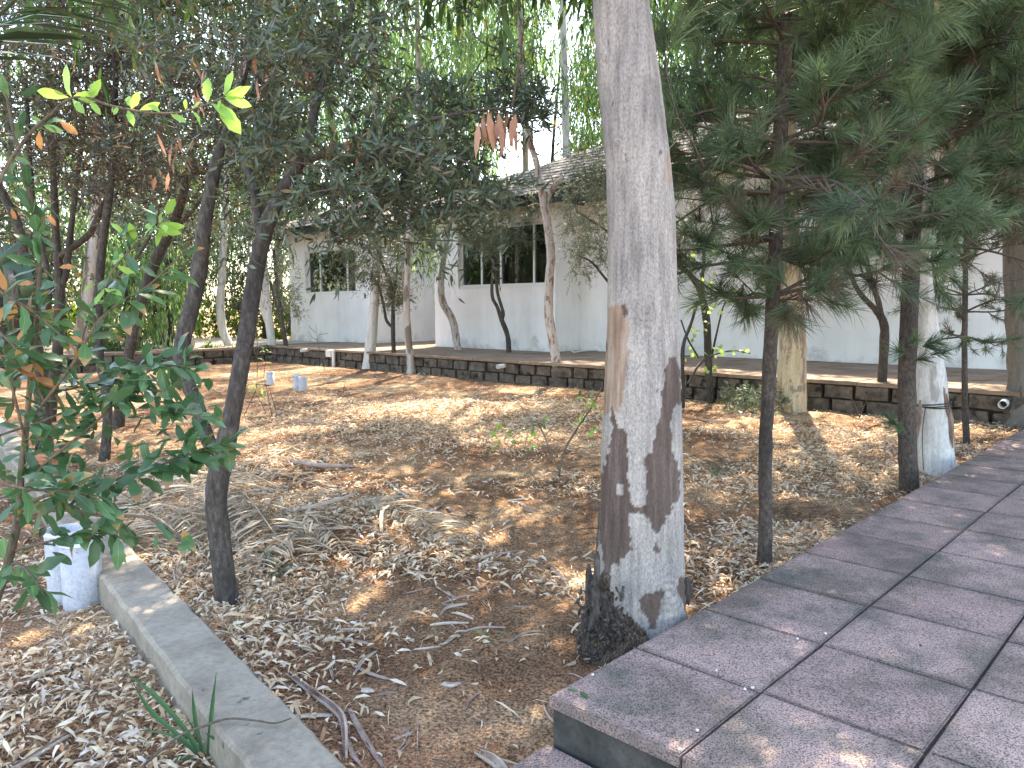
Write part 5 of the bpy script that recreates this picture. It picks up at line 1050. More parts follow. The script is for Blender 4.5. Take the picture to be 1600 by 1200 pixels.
def litter():
    a = Acc(); XY = np.concatenate([scatter(25000, base=.02), scatter(12500, (-2.6, 1.8, 1.2, 5.2), .004), scatter(7500, (-3, 5.5, 5, 11), .35, .2), scatter(1500, (-4, 5, 2, 9), .16, .6), scatter(6500, (-2.2, 1.0, 6.6, 10), .02), scatter(5000, (1.2, 4.6, 3.2, 7.6), .02)])
    x, y = XY[:, 0], XY[:, 1]; n = len(x); d = density(x, y); z = ground_h(x, y)+rng.uniform(.004, .012, n)+np.minimum(d, 1.5)*rng.uniform(0, .028, n)
    an = rng.uniform(0, 6.283, n); tl = rng.normal(0, .28, n); D = np.stack([np.cos(an), np.sin(an), tl], 1); L = rng.uniform(.014, .042, n)*np.where(rng.random(n) < .35, 1.95, 1)*np.where(y > 7, 1.2, 1); Wd = np.minimum(L*rng.uniform(.14, .42, n), .0125)*np.where(y > 7, 1.15, 1)
    Nn = rng.normal(0, .55, (n, 3))+np.array([0, 0, 1]); t = np.where(rng.random(n) < .75, rng.uniform(.4, 1, n), rng.uniform(0, .45, n))
    leaves(a, np.stack([x, y, z], 1)-D*(L/2)[:, None], D, L, Wd, t, bend=.9, fold=.22, flatn=Nn); a.build('leaf_litter', M_litter, None, kind='stuff')
    # narrow curled husks and straw
    a = Acc(); XY = scatter(7500, base=.12); n = len(XY); an = rng.uniform(0, 6.283, n); D = np.stack([np.cos(an), np.sin(an), rng.normal(0, .12, n)], 1); L = rng.uniform(.03, .12, n)
    P = np.stack([XY[:, 0], XY[:, 1], ground_h(XY[:, 0], XY[:, 1])+rng.uniform(.008, .03, n)], 1)-D*(L/2)[:, None]
    leaves(a, P, D, L, rng.uniform(.002, .006, n), rng.uniform(.1, 1, n), .8, .3, rng.normal(0, .4, (n, 3))+np.array([0, 0, 1])); a.build('straw_litter', M_litter, None, kind='stuff')
    # gravel grains and husks
    a = Acc(); m = 60000; x = rng.uniform(-3, 3.5, m); y = rng.uniform(1.3, 7, m); k = on_bare(x, y) & (rng.random(m) < np.clip(3.2/y, 0, 1)); x, y = x[k], y[k]; n = len(x); s = rng.uniform(.0012, .0034, n)[:, None]
    c = np.stack([x, y, ground_h(x, y)+.008], 1); dirs = np.array([[1, 0, 0], [-.5, .87, 0], [-.5, -.87, 0], [0, 0, .9]]); V = (c[:, None]+dirs[None]*s[:, None]*rng.uniform(.6, 1.4, (n, 4, 1))).reshape(-1, 3); o = np.arange(n)[:, None]*4
    a.add(V, np.concatenate([o+[[0, 1, 3]], o+[[1, 2, 3]], o+[[2, 0, 3]]]), np.tile(rng.uniform(0, .6, n), 3)); a.build('grit', leaf_mat('grit', [(0, (.12, .07, .045)), (.5, (.3, .2, .13)), (1, (.5, .36, .25))], .0, .9), None, kind='stuff')
    # fallen orange blossom husks at the bottom
    a = Acc(); m = 2600; c0 = gp(700, 1175); x = c0[0]+rng.normal(0, .13, m); y = c0[1]+rng.normal(0, .10, m); k = on_bare(x, y); x, y = x[k], y[k]; n = len(x); an = rng.uniform(0, 6.28, n)
    P = np.stack([x, y, ground_h(x, y)+.01], 1); leaves(a, P, np.stack([np.cos(an), np.sin(an), rng.normal(.1, .3, n)], 1), rng.uniform(.004, .008, n), rng.uniform(.002, .004, n), rng.random(n), .5)
    a.build('fallen_blossom', leaf_mat('fallen_blossom', [(0, (.3, .12, .05)), (1, (.55, .27, .14))], .2, .7), None, kind='stuff')
litter()
# twigs on the ground
a = Acc()
for k in range(420):
    x, y = scatter(1, base=.4)[0]; an = rng.uniform(0, 6.28); L = rng.uniform(.06, .3); z = ground_h(x, y)+.014; D = np.array([math.cos(an), math.sin(an), 0]); P = [np.array([x, y, z])-D*L/2, np.array([x, y, z+.008])+rng.normal(0, .02*L, 3), np.array([x, y, z])+D*L/2+rng.normal(0, .1*L, 3)*[1, 1, .1]]
    tubeacc(a, catmull(P, 2), np.linspace(.0035, .0012, 5)*rng.uniform(.5, 1.1), 4)
a.build('fallen_twigs', M_twig, None, kind='stuff')
# curled bark strips: individual things
M_strip = simple_mat('curled_bark', (.28, .2, .165), (.52, .42, .36), 14, .75, .4, .003, None, (6, .62, (.22, .12, .09)))
M_stripl = simple_mat('pale_curled_bark', (.45, .36, .29), (.66, .57, .48), 14, .75, .4, .003)
def bark_strip(pts, w, label, group=None, m=None, name='bark_strip'):
    """a strip rolled up along its length"""
    P = catmull(np.array([gp(x, y, z) for x, y, z in pts]), 4); n = len(P); V = []; K = 7; ph = rng.uniform(-.6, .6); tot = rng.uniform(3.6, 5.4)
    zz = ground_h(P[:, 0], P[:, 1])
    T = unit(np.gradient(P, axis=0)); up = np.array([0, 0, 1.0])
    for i in range(n):
        s = i/(n-1); r = w*(.35+.65*math.sin(math.pi*min(.95, .15+s*.8))); side = unit(np.cross(T[i], up)); c = P[i].copy(); c[2] = P[i][2]+zz[i]+r*.8
        for k in range(K):
            an = ph+math.pi/2+tot*(k/(K-1)-.5)+math.pi; V.append(c+side*math.cos(an)*r+up*math.sin(an)*r*.85)
    i = np.arange(n-1)[:, None]*K; j = np.arange(K-1)[None]; F = np.stack([i+j, i+j+1, i+K+j+1, i+K+j], -1).reshape(-1, 4)
    o = link(name, np_mesh(name, V, F, m or M_strip, True)); tag(o, label, 'bark', group); return o
g = 'curled strips of fallen bark'
spec = [([(450, 1062, .0), (495, 1090, .01), (522, 1112, .015), (537, 1135, .01), (540, 1190, 0)], .013, 'long curled bark strip bending down beside the kerb at the bottom'), ([(545, 1108, .01), (560, 1140, .005), (580, 1170, .0), (612, 1210, 0)], .009, 'rolled bark strip running parallel to the bent one near the kerb'),
        ([(540, 1150, .0), (550, 1180, .0), (565, 1196, .0)], .008, 'short rolled bark between the two long strips near the kerb'), ([(745, 1168, .0), (775, 1190, .01), (800, 1215, 0)], .016, 'stout pale bark roll at the bottom edge left of the step'),
        ([(520, 995, 0), (545, 1002, .0), (580, 1005, 0)], .009, 'bark curl with a fork in the open soil'), ([(532, 981, 0), (560, 983, 0), (578, 980, 0)], .010, 'pale bark curl just above the forked one'), ([(540, 970, 0), (565, 972, 0), (590, 970, 0)], .008, 'uppermost of three bark curls in the open soil'),
        ([(552, 1038, 0), (580, 1048, 0), (615, 1056, 0)], .007, 'thin bark curl in the middle of the open soil'), ([(563, 1075, 0), (575, 1077, 0), (585, 1075, 0)], .010, 'stubby white bark roll on the dark soil'), ([(690, 1065, 0), (705, 1068, 0), (720, 1063, 0)], .010, 'stubby greyish bark roll in front of the big trunk'),
        ([(725, 1098, 0), (735, 1085, 0), (750, 1074, 0)], .007, 'slender bark curl pointing up right near the orange blossom'), ([(620, 1170, 0), (632, 1158, 0), (640, 1135, 0)], .007, 'bark curl standing nearly upright in the photo near the orange blossom'), ([(650, 1165, 0), (650, 1145, 0), (652, 1128, 0)], .006, 'dark bark curl beside the white leaf near the orange blossom'),
        ([(440, 808, .02), (490, 800, .05), (530, 788, .06), (555, 776, .07)], .017, 'dry palm leaf stalk lying on the fronds'), ([(430, 832, .02), (480, 832, .02), (540, 828, .02)], .010, 'brown bark strip across the litter below the palm stalk'), ([(596, 840, 0), (596, 815, .03), (598, 790, .07)], .011, 'pale upright bark stub among the dry fronds'),
        ([(612, 758, 0), (625, 770, .01), (638, 778, 0)], .014, 'forked pale bark piece near the middle of the garden'), ([(672, 808, 0), (682, 795, .01), (692, 788, 0)], .012, 'left one of a pair of pointed bark curls meeting at the top'), ([(697, 789, 0), (705, 800, .01), (712, 806, 0)], .011, 'right one of a pair of pointed bark curls meeting at the top'),
        ([(720, 880, 0), (770, 868, .01), (810, 858, 0)], .010, 'long reddish bark strip lying left of the big trunk'), ([(450, 720, .0), (490, 730, .02), (555, 728, .0)], .028, 'wide red brown bark sheet in the sunlit litter'), ([(425, 668, .01), (480, 662, .02), (540, 668, .01)], .02, 'bundle of grey pink bark lying in the far litter'),
        ([(0, 1165, .0), (40, 1145, .02), (95, 1115, .02), (130, 1100, 0)], .010, 'long thin bark strip in the bed left of the kerb'), ([(85, 1170, .0), (130, 1162, .01), (178, 1152, 0)], .013, 'broad pale bark strip in the bed at the lower left'), ([(40, 1030, 0), (95, 1010, .02), (140, 992, .01)], .008, 'dark stick like bark strip near the white pipes'),
        ([(280, 930, .0), (275, 900, .03), (285, 870, .05)], .010, 'pale bark strip standing up beside the kerb'), ([(1165, 818, 0), (1180, 840, .02), (1186, 880, 0)], .012, 'white curved bark strip leaning at the foot of the nearer pine'), ([(1075, 655, 0), (1110, 660, .01), (1140, 660, 0)], .018, 'far bark strip right of the big trunk'), ([(1130, 655, 0), (1165, 652, .01), (1190, 654, 0)], .014, 'bark strip lying in front of the cut green branch'),
        ([(1365, 735, 0), (1390, 730, .01), (1410, 728, 0)], .012, 'orange tinted bark strip left of the second pine'), ([(860, 885, 0), (880, 900, .01), (895, 905, 0)], .009, 'pale bark strip near the left foot of the big trunk'), ([(815, 790, 0), (825, 800, .01), (845, 804, 0)], .012, 'thin bent bark strip in the litter left of the big trunk'), ([(1275, 712, 0), (1290, 722, 0), (1295, 722, 0)], .012, 'cream bark chip right of the nearer pine'),
        ([(672, 975, 0), (700, 972, .0), (732, 970, 0)], .007, 'narrow pale bark curl above the long green leaf'), ([(725, 982, 0), (755, 978, .0), (790, 980, 0)], .007, 'bark curl lying beside the long green leaf')]
for pts, w, lab in spec: bark_strip(pts, w, lab, None, M_stripl if ('pale' in lab or 'white' in lab or 'stubby' in lab or 'palm' in lab) else M_strip)
for k in range(130):
    x, y = scatter(1, (-2.2, 4.5, 1.6, 8) if k % 3 else (-1.2, .6, 1.6, 3.4), .5)[0]; an = rng.uniform(0, 6.28); L = rng.uniform(.06, .17)
    P = np.array([[x-math.cos(an)*L/2, y-math.sin(an)*L/2], [x+rng.normal(0, .012), y+rng.normal(0, .012)], [x+math.cos(an)*L/2, y+math.sin(an)*L/2]]); q = [(*proj(np.array([p[0], p[1], 0.0])), .0) for p in P]
    bark_strip([(float(a_), float(b_), c_) for a_, b_, c_ in q], rng.uniform(.004, .008), 'small curled piece of pale fallen bark lying in the leaf litter', 'small bark curls in the litter', M_stripl if k % 2 else M_strip)
# dry palm fronds
def frond(label, rach, lside, rside, w,  m=M_drypalm, name='dry_palm_frond', cat='palm frond', group=None, n=46, up=.0, dirv=None, stalk=.006, absolute=False):
    P = catmull(np.array([gp(x, y, 0)+[0, 0, z+float(ground_h(*gp(x, y, 0)[:2]))] for x, y, z in rach] if not absolute else rach), 10); t = thing(name, P[0], label, cat, group)
    a = Acc(); tubeacc(a, P, np.linspace(stalk, stalk*.3, len(P)), 6); a.build('stalk', m, t, True)
    a = Acc(); s = np.linspace(.06, 1, n); idx = (s*(len(P)-1)).astype(int); T = unit(np.gradient(P, axis=0))[idx]; B = P[idx]; side = unit(np.cross(T, [0, 0, 1.0]))
    for sg, ln in ((1, lside), (-1, rside)):
        if ln <= 0: continue
        if m is M_drypalm: ln = ln*1.25
        prof_ = np.sin(np.pi*np.clip(s*.85+.12, 0, 1))**.6; D = T*rng.uniform(.5, .8, (n, 1))+side*sg+np.array([0, 0, 1.0])*rng.normal(up, .14, (n, 1)); leaves(a, B, D, ln*prof_*rng.uniform(.8, 1.1, n), w*(1.3 if m is M_drypalm else 1), rng.random(n), .5, .35, rng.normal(0, .3, (n, 3))+np.array([0, 0, 1]))
    a.build('leaflets', m, t, kind='stuff'); return t
frond('dry palm frond lying in the sun left of the middle of the garden', [(395, 742, .05), (440, 748, .05), (490, 765, .05), (525, 785, .03)], 0, .16, .009, n=44)
frond('second dry palm frond running down right through the litter', [(560, 800, .05), (600, 806, .06), (650, 826, .05), (690, 850, .04), (720, 870, .01)], .10, .2, .010, n=50)
frond('dry palm frond half buried under leaves below the palm stalk', [(450, 845, .07), (480, 832, .07), (520, 850, .05), (560, 880, .01)], .14, .14, .010)
frond('dry palm frond fanning out behind the near forked tree', [(330, 780, .12), (380, 810, .12), (430, 860, .08), (480, 905, .02)], .22, .22, .010, n=60)
frond('dry palm frond arching over the brown pile beside the kerb', [(440, 790, .10), (380, 770, .15), (310, 790, .14), (250, 850, .04)], .25, .22, .008, n=70)
frond('dry palm frond at the left of the brown pile beside the kerb', [(400, 850, .06), (340, 810, .12), (270, 790, .12), (200, 800, .03)], .22, .22, .007, n=70)
frond('dry palm frond lying nearest the kerb under the brown pile', [(300, 880, .03), (260, 850, .08), (220, 820, .08), (190, 780, .03)], .2, .2, .009, n=50)
frond('dry palm frond pointing at the foot of the forked tree', [(520, 870, .03), (470, 860, .08), (420, 880, .07), (390, 930, .02)], .16, .16, .009, n=46)
frond('dry palm frond spread beside the sunlit litter behind the forked tree', [(470, 700, .03), (420, 730, .08), (370, 770, .08), (330, 820, .03)], .2, .2, .009, n=50)
pile = Acc(); c0 = gp(330, 850)
for k in range(1500):
    p = c0+np.array([rng.normal(0, .22), rng.normal(.08, .24), 0]); h = .13*math.exp(-(((p[0]-c0[0])/.3)**2+((p[1]-c0[1]-.1)/.3)**2)); p[2] = ground_h(p[0], p[1])+rng.uniform(.0, 1)*h+.01
    an = rng.normal(2.4, .7); D = np.array([math.cos(an), math.sin(an), rng.normal(-.1, .25)]); leaves(pile, p[None], D[None], rng.uniform(.08, .26), rng.uniform(.002, .006), [rng.uniform(0, .8)], .9, .2)
pp = pile.build('frond_debris', M_drypalm, None, kind='stuff')
# dry needle heap by the path and cut green branch
pile = Acc(); c0 = gp(1258, 806)
for k in range(1300):
    p = c0+np.array([rng.normal(0, .13), rng.normal(0, .13), 0]); h = .07*math.exp(-(((p[0]-c0[0])/.2)**2+((p[1]-c0[1])/.2)**2)); p[2] = rng.uniform(0, 1)*h+.01
    D = np.array([*rng.normal(0, 1, 2), rng.normal(0, .25)]); needles(pile, p[None], D[None], rng.uniform(.05, .12), .0022, [rng.random()])
tag(pile.build('dry_needle_heap', leaf_mat('dry_needles', [(0, (.07, .045, .03)), (1, (.26, .18, .12))], .05, .8)), 'heap of brown dry pine needles and roots beside the tiled path', 'heap')
gb = thing('cut_branch', gp(1180, 645), 'fallen green leafy branch lying in front of the terrace wall', 'branch'); a, l = Acc(), Acc()
clump_crown(l, a, [gp(1225, 645)+[0, 0, .03]], np.array([gp(rng.uniform(1135, 1215), rng.uniform(632, 652))+[0, 0, rng.uniform(.02, .22)*(1 if k % 2 else .5)] for k in range(22)]), .075, .013, (0, .9), nt=6, nl=10, tw=.14, rb=.003, keepfn=False)
l.build('twigs', M_twig, gb); a.build('foliage', M_greyolive, gb, kind='stuff')
for (x, y, lab) in ((1120, 742, 'small wilted green sprig on the soil right of the big trunk'), (425, 905, 'tuft of grey green blades beside the near forked tree')):
    a, l = Acc(), Acc(); clump_crown(l, a, [gp(x, y)], np.array([gp(x+rng.normal(0, 12), y+rng.normal(0, 4))+[0, 0, .02] for k in range(4)]), .05, .006, (0, 1), nt=5, nl=8, tw=.06, rb=.002, keepfn=False, connect=False); tag(a.build('green_sprig', M_greyolive, None, kind='stuff'), lab, 'sprig')
# long green fallen leaf
a = Acc(); A, Bq = gp(731, 985, .015), gp(776, 998, .015); leaves(a, A[None], (Bq-A)[None], np.linalg.norm(Bq-A), .012, [.8], .9, .2, np.array([[0, 0, 1.]])); A, Bq = gp(779, 993, .015), gp(800, 986, .015); leaves(a, A[None], (Bq-A)[None], np.linalg.norm(Bq-A), .012, [.9], .9, .2, np.array([[0, 0, 1.]]))
tag(a.build('fallen_green_leaf', M_euc), 'long fresh green leaf on the bare soil left of the step', 'leaf')
# green fallen leaf on the tile corner
tl = thing('fallen_leaf_pair', gp(905, 1080, ZP), 'two small dark green leaves on the corner tile of the path', 'leaf')
for (x0, y0, x1, y1) in ((903, 1078, 887, 1072), (904, 1080, 919, 1086)):
    A, Bq = gp(x0, y0, ZP+.006), gp(x1, y1, ZP+.01); put_leaf(tl, A, Bq-A, float(np.linalg.norm(Bq-A)), 'g', up=(0, 0, 1))
# crumbs on the tiles
for k, (x, y) in enumerate(((1164, 1076), (1176, 1074), (1090, 1141), (1062, 1170), (1290, 990), (1246, 998), (1438, 1008), (926, 1054), (1120, 1048))):
    bm = bmesh.new(); bmesh.ops.create_icosphere(bm, subdivisions=1, radius=.0045)
    for v_ in bm.verts: v_.co *= random.uniform(.6, 1.2)
    me = bpy.data.meshes.new('pebble'); bm.to_mesh(me); bm.free(); me.materials.append(M_pvc if k != 6 else M_bdark); o = link('pebble', me, None, None, gp(x, y, ZP+.003)); tag(o, 'tiny pale crumb of stone lying on the pink tiles', 'pebble', 'crumbs on the tiles')

# ------------------------------------------------------------------ small things
M_wpipe = simple_mat('weathered_white_pipe', (.36, .36, .39), (.5, .5, .53), 9, .6, .3, .002, None, (26, .64, (.10, .10, .10)))
def stand_pipe(px, py, r, h, z, lab, grp, lean=(0, 0)):
    b_ = gp(px, py, z); t = thing('pipe_section', b_, lab, 'pipe', grp); V, F = ring_tube(b_-[0, 0, .03], b_+np.array([lean[0], lean[1], h]), r, .006, 32); link('pipe', np_mesh('pipe', V, F, M_wpipe, True), t)
    V, F = ring_tube(b_+np.array([lean[0], lean[1], h])*[1, 1, 1]-[0, 0, .02], b_+np.array([lean[0], lean[1], h+.001]), r+.0025, .003, 32); link('rim', np_mesh('rim', V, F, M_pvc, True), t)
stand_pipe(131, 942, .078, .285, -.08, 'front one of two short white pipes standing beside the kerb', 'white pipes beside the kerb')
stand_pipe(107, 930, .078, .30, -.08, 'rear one of two short white pipes standing beside the kerb', 'white pipes beside the kerb')
stand_pipe(474, 612, .06, .21, 0, 'right one of two small white pipes in the far soil', 'far white pipes'); stand_pipe(465, 609, .06, .22, 0, 'left one of two small white pipes in the far soil', 'far white pipes')
stand_pipe(423, 601, .06, .20, 0, 'single small white pipe behind the forked tree', 'far white pipes'); stand_pipe(238, 624, .05, .22, 0, 'white pipe seen through the shrub leaves at the left', 'far white pipes')
# terracotta pot lying behind the shrub
M_terra = simple_mat('terracotta', (.36, .14, .075), (.48, .21, .12), 8, .85)
tp = thing('terracotta_pot', gp(82, 742, -.02), 'orange terracotta pot half hidden by the shrub leaves', 'pot'); b_ = gp(82, 750, 0)
V, F = ring_tube(b_, b_+np.array([0, 0, .19]), .095, .01, 24); V[:24] = b_+(V[:24]-b_)*[.75, .75, 1]; link('pot', np_mesh('pot', V, F, M_terra, True), tp)
V, F = ring_tube(b_+np.array([0, 0, .155]), b_+np.array([0, 0, .2]), .108, .018, 24); link('rim', np_mesh('rim', V, F, M_terra, True), tp)
# strappy green tuft at the bottom left
tf = thing('strap_leaved_plant', gp(318, 1185, -.07), 'small plant with long narrow striped green blades beside the kerb', 'plant'); f = fwd_of(318, 1185, -.07)
MLs = leaf_mat('strap_leaf', [(0, (.03, .085, .045)), (1, (.09, .19, .09))], .25, .35)
for (pts, w) in (([(318, 1185), (285, 1135), (240, 1085), (196, 1052)], .013), ([(320, 1185), (280, 1150), (235, 1110), (205, 1062)], .012), ([(318, 1180), (306, 1130), (300, 1075)], .011), ([(325, 1180), (330, 1120), (338, 1050)], .011), ([(316, 1185), (270, 1150), (215, 1140)], .007), ([(325, 1185), (340, 1160), (320, 1145)], .01), ([(315, 1190), (280, 1185), (255, 1205)], .011), ([(322, 1190), (310, 1150), (290, 1120)], .008), ([(318, 1190), (350, 1170), (352, 1200)], .008)):
    P = catmull(np.array([at(x, y, f-.03*k) for k, (x, y) in enumerate(pts)]), 5); n = len(P); s = np.linspace(0, 1, n); wd = w*.5*np.clip(np.minimum(s*6+.5, (1-s)*3), 0.03, 1); T = unit(np.gradient(P, axis=0)); sd_ = unit(np.cross(T, np.array([.2, -1, .5])))
    V = np.concatenate([P-sd_*wd[:, None], P+np.cross(T, sd_)*(w*.18), P+sd_*wd[:, None]]); k = np.arange(n-1); F = np.concatenate([np.stack([k, k+1, k+1+n, k+n], -1), np.stack([k+n, k+n+1, k+1+2*n, k+2*n], -1)])
    link('blade', np_mesh('blade', V, F, MLs, True, tint=np.where(np.arange(len(F)) < n-1, .3, .75)), tf)
a = Acc(); P = catmull(np.array([gp(x, y, .058+z) for x, y, z in ((225, 1195, -.05), (280, 1150, .01), (318, 1135, .01), (355, 1123, .012), (400, 1126, .012), (430, 1130, .01), (455, 1122, .012))]), 4); tubeacc(a, P, np.linspace(.004, .002, len(P)), 6, .05)
tag(a.build('fallen_stick', M_twig, None, True), 'thin curved stick lying across the concrete kerb', 'stick')
# bare twiggy plants
def twiggy(label, base, lines, m=M_twig, leavesat=(), name='bare_twiggy_plant'):
    f = fwd_of(*base); t = thing(name, gp(*base), label, 'plant'); a = Acc()
    for pts in lines: tubeacc(a, catmull(np.array([at(x, y, f) for x, y in pts]), 3), np.linspace(.006, .0025, 3*(len(pts)-1)+1) if len(pts) > 2 else .004, 4)
    a.build('stems', m, t)
    for (x, y, n, k) in leavesat:
        for q in range(n): put_leaf(t, at(x+rng.normal(0, 8), y+rng.normal(0, 7), f+rng.normal(0, .06)), rng.normal(0, 1, 3), .075*random.uniform(.6, 1.2), k)
twiggy('leafless sapling with white tipped twigs before the far block wall', (508, 578), [[(508, 580), (502, 555), (496, 530), (493, 505)], [(497, 532), (487, 526), (481, 515)], [(493, 520), (483, 510), (484, 508)], [(498, 523), (505, 522), (512, 521)]])
twiggy('bare thorny stems standing in the soil beside the single white pipe', (425, 650), [[(415, 600), (425, 650)], [(420, 605), (433, 648)], [(395, 605), (417, 648)], [(400, 610), (380, 652)], [(388, 600), (376, 640)], [(398, 600), (424, 602)]], leavesat=((405, 602, 12, 'yg'), (385, 600, 8, 'yg')))
twiggy('thin leafy sapling behind the right stem of the forked tree', (402, 590), [[(402, 595), (402, 540), (400, 500)], [(412, 590), (416, 560), (424, 540)], [(402, 560), (395, 540)]], leavesat=((420, 550, 8, 'yg'), (415, 565, 7, 'yg')))
twiggy('dark stub of a cut sapling in the middle soil', (536, 612), [[(536, 614), (538, 604), (540, 596)], [(536, 612), (520, 610), (510, 611)], [(537, 610), (560, 608), (575, 611)]])
twiggy('grey brown straw stalks at the foot of the terrace wall', (1345, 655), [[(1345, 660), (1335, 630), (1320, 612)], [(1340, 660), (1352, 630), (1360, 610)], [(1350, 662), (1330, 650), (1300, 645)]])
# green palm frond at the upper left corner
base_p = at(-60, 90, 1.9); 
frond('dark green palm frond poking in at the upper left corner', [at(-90, 120, 1.9), at(-40, 60, 1.85), at(0, 22, 1.8), at(50, -25, 1.75), at(120, -80, 1.7)], .30, .34, .014, m=M_palm, name='palm_frond', n=56, absolute=True, stalk=.007)
# banana-like broad hanging leaves at the left edge
bl = thing('broad_leaved_plant', gp(20, 640), 'plant with broad dark hanging leaves at the left edge behind the shrub', 'plant'); a = Acc()
fb = 3.2
A0 = [((2, 390), (22, 430), (26, 530), .07), ((8, 380), (30, 440), (45, 470), .05), ((40, 395), (42, 450), (50, 480), .05), ((0, 440), (12, 400), (40, 370), .05), ((16, 430), (18, 480), (20, 528), .06)]
for (p0, p1, p2, w) in A0:
    P = catmull(np.array([at(*p0, fb), at(*p1, fb-.05), at(*p2, fb)]), 5); n = len(P); s = np.linspace(0, 1, n); wd = w*.5*np.sin(np.pi*np.clip(s*.9+.08, 0, 1))**.7; sd_ = np.array([.9, .3, .2]); sd_ = unit(sd_); V = np.concatenate([P-sd_*wd[:, None], P+np.array([0, -.012, 0]), P+sd_*wd[:, None]]); k = np.arange(n-1)
    link('leaf', np_mesh('leaf', V, np.concatenate([np.stack([k, k+1, k+1+n, k+n], -1), np.stack([k+n, k+n+1, k+1+2*n, k+2*n], -1)]), M_palm, True, tint=np.full(2*(n-1), .3)), bl)
a = Acc(); tubeacc(a, catmull(np.array([gp(20, 640), at(25, 520, fb), at(15, 420, fb), at(5, 385, fb)]), 4), .012, 6); a.build('stem', M_twig, bl)

# ------------------------------------------------------------------ far greenery
hl, hc = Acc(), Acc()
cl = np.array([uv2w(rng.uniform(-14, 19), rng.uniform(22.2, 23.6), rng.uniform(.1, 1.3)) for k in range(850)]); clump_crown(hl, hc, cl[:3], cl, .13, .06, (0, 1), nt=6, nl=9, tw=.3, rb=.004, keepfn=False, connect=False)
hd = thing('hedge', uv2w(-2, 22.8, 0), 'sunlit yellow green hedge beyond the far paved yard', 'hedge'); hl.build('twigs', M_twig, hd); hc.build('foliage', M_hedge, hd, kind='stuff')
def bgtree(label, u, v, h, r, m, n=60, trunk=M_bdark, zlo=1.6, L=.16, W=.035, group='background trees beyond the yard'):
    p = uv2w(u, v, 0); t = thing('background_tree', p, label, 'tree', group); P = catmull(np.array([p+[0, 0, -.1], p+[rng.normal(0, .1), 0, h*.3], p+[rng.normal(0, .25), 0, h*.6], p+[0, 0, h]]), 4)
    V, F = tube(P, np.linspace(.13, .03, len(P)), 8, .06); link('trunk', np_mesh('trunk', V, F, trunk, True), t); li, cr = Acc(), Acc()
    cl = ell_clumps(n, p+[0, 0, (h+zlo)/2], (r, r, (h-zlo)/2)); clump_crown(li, cr, P[3:], cl, L, W, (0, 1), nt=9, nl=12, tw=.6, rb=.01, keepfn=False, mode='weep' if m in (M_euc, M_eucbright) else 'spray'); li.build('limbs', M_twig, t, kind='stuff'); cr.build('crown', m, t, kind='stuff')
k = 0
labs = ['bushy grey green', 'drooping mid green', 'dark dense', 'pale feathery']; mats = [M_greyolive, M_euc, M_olive, M_eucbright]
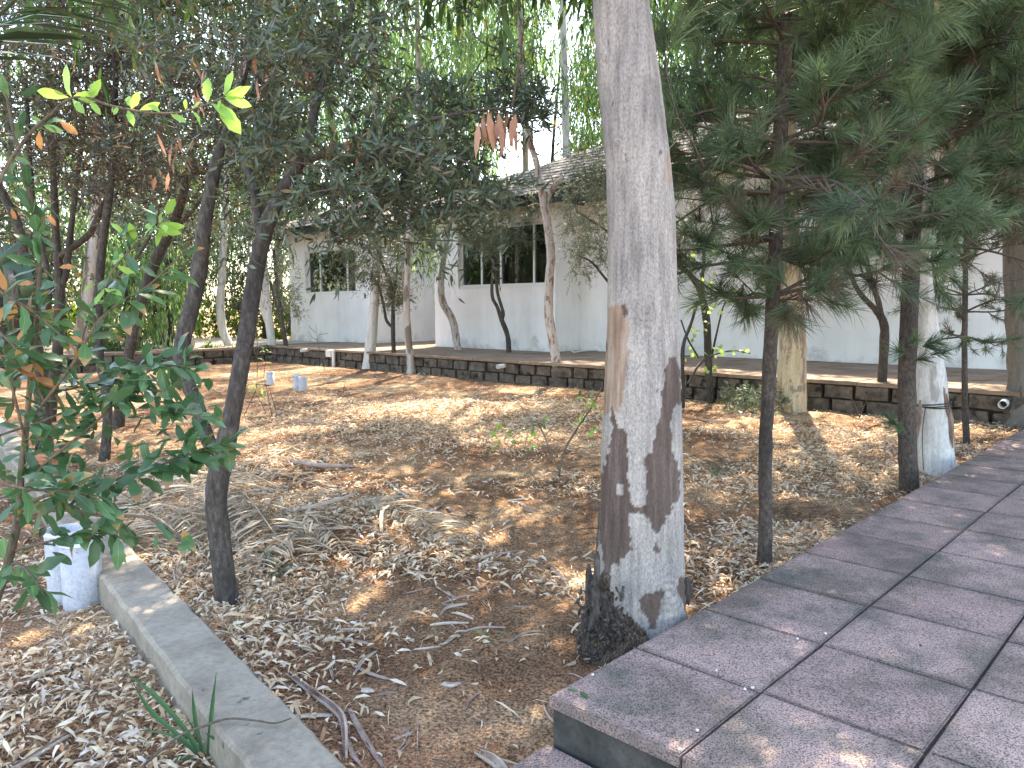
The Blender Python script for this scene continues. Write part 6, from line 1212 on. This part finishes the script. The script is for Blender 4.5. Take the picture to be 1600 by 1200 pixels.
spots = [(11.5, 21.0, 5.0, 1.5), (13.5, 24.5, 7, 2.4), (10, 25.5, 7, 2.4), (-7, 16.9, 3.2, 1.3), (-4, 16.8, 2.8, 1.2), (.5, 17, 3.0, 1.2), (3.8, 16.8, 3.2, 1.3), (6.3, 16.9, 3.0, 1.1), (-15, 24, 7, 2.6), (-5, 23.8, 5.5, 2.3), (-1, 24, 5, 2.3), (3, 24.2, 5.5, 2.4), (7, 24.5, 6, 2.4), (-10, 24, 6, 2.4), (-9, 17.5, 5.5, 1.9), (-6, 19, 6.5, 2.1), (-3.2, 17.6, 5.0, 1.7), (-.5, 19.5, 6.5, 2.0), (2.2, 18.2, 5.6, 1.8), (5, 20, 6.8, 1.9), (7.4, 18.6, 5.0, 1.3), (8.6, 21.2, 7, 1.9), (-12, 21, 8, 2.4), (-8, 26, 9, 3), (-3, 27, 10, 3.2), (2, 27, 9, 3), (7, 28, 10, 3.2), (12, 28, 11, 3.5), (16, 26, 10, 3), (18, 21, 9, 2.8), (19, 16, 9, 3), (19, 11, 9, 2.8), (19.5, 7, 9, 2.8), (19.5, 2.5, 9, 2.8), (-14, 15, 7, 2.4), (-13, 28, 10, 3.4)]
place = ['beside the far end of the house', 'beyond the hedge just left of the house', 'beyond the hedge behind the straight pale eucalyptus', 'low on the yard at the far left', 'low on the yard behind the dark stems', 'low on the yard behind the leaning trunk', 'low on the yard behind the V shaped tree', 'low on the yard behind the bent white trunk', 'beyond the hedge at the far left', 'beyond the hedge behind the dark stems', 'beyond the hedge behind the leaning trunk', 'beyond the hedge behind the V shaped tree', 'beyond the hedge behind the terrace end', 'beyond the hedge left of the dark stems', 'at the far left edge of the yard', 'left of the thick peeling eucalyptus', 'behind the dark upright trunk', 'behind the dark leaning trunk', 'behind the V shaped tree', 'behind the bent white eucalyptus', 'left of the far house corner', 'behind the left end of the far block', 'far off at the left edge', 'far behind the left stems', 'far behind the leaning trunk', 'far behind the V shaped tree', 'far behind the bent eucalyptus', 'far behind the far block', 'rising behind the far roof', 'behind the recess between the blocks', 'behind the near block roof', 'behind the white trunk above the ridge', 'behind the long roof right of the big trunk', 'behind the long roof near the right edge', 'beyond the left edge shrub', 'farthest of all at the left']
for i, (u, v, h, r) in enumerate(spots):
    bgtree('%s tree %s' % (labs[i % 4], place[i]), u, v, h, r, mats[i % 4], n=int(40+r*r*9), zlo=.6)
# understorey clumps by the low wall at the left
for i, (px, py, s, lab) in enumerate(((190, 572, .55, 'strappy green plant growing in front of the low wall'), (40, 590, .6, 'low bush in front of the wall at the far left'), (330, 566, .3, 'small tuft at the foot of the bent white eucalyptus'))):
    p = gp(px, py); li, cr = Acc(), Acc(); clump_crown(li, cr, [p], p+rng.normal(0, s*.35, (16, 3))*[1, .6, .5]+[0, 0, s*.5], .14, .016, (0, 1), nt=6, nl=10, tw=.2, rb=.003, keepfn=False, connect=False); t = thing('low_plant', p, lab, 'plant'); li.build('stems', M_twig, t); cr.build('foliage', M_euc, t, kind='stuff')
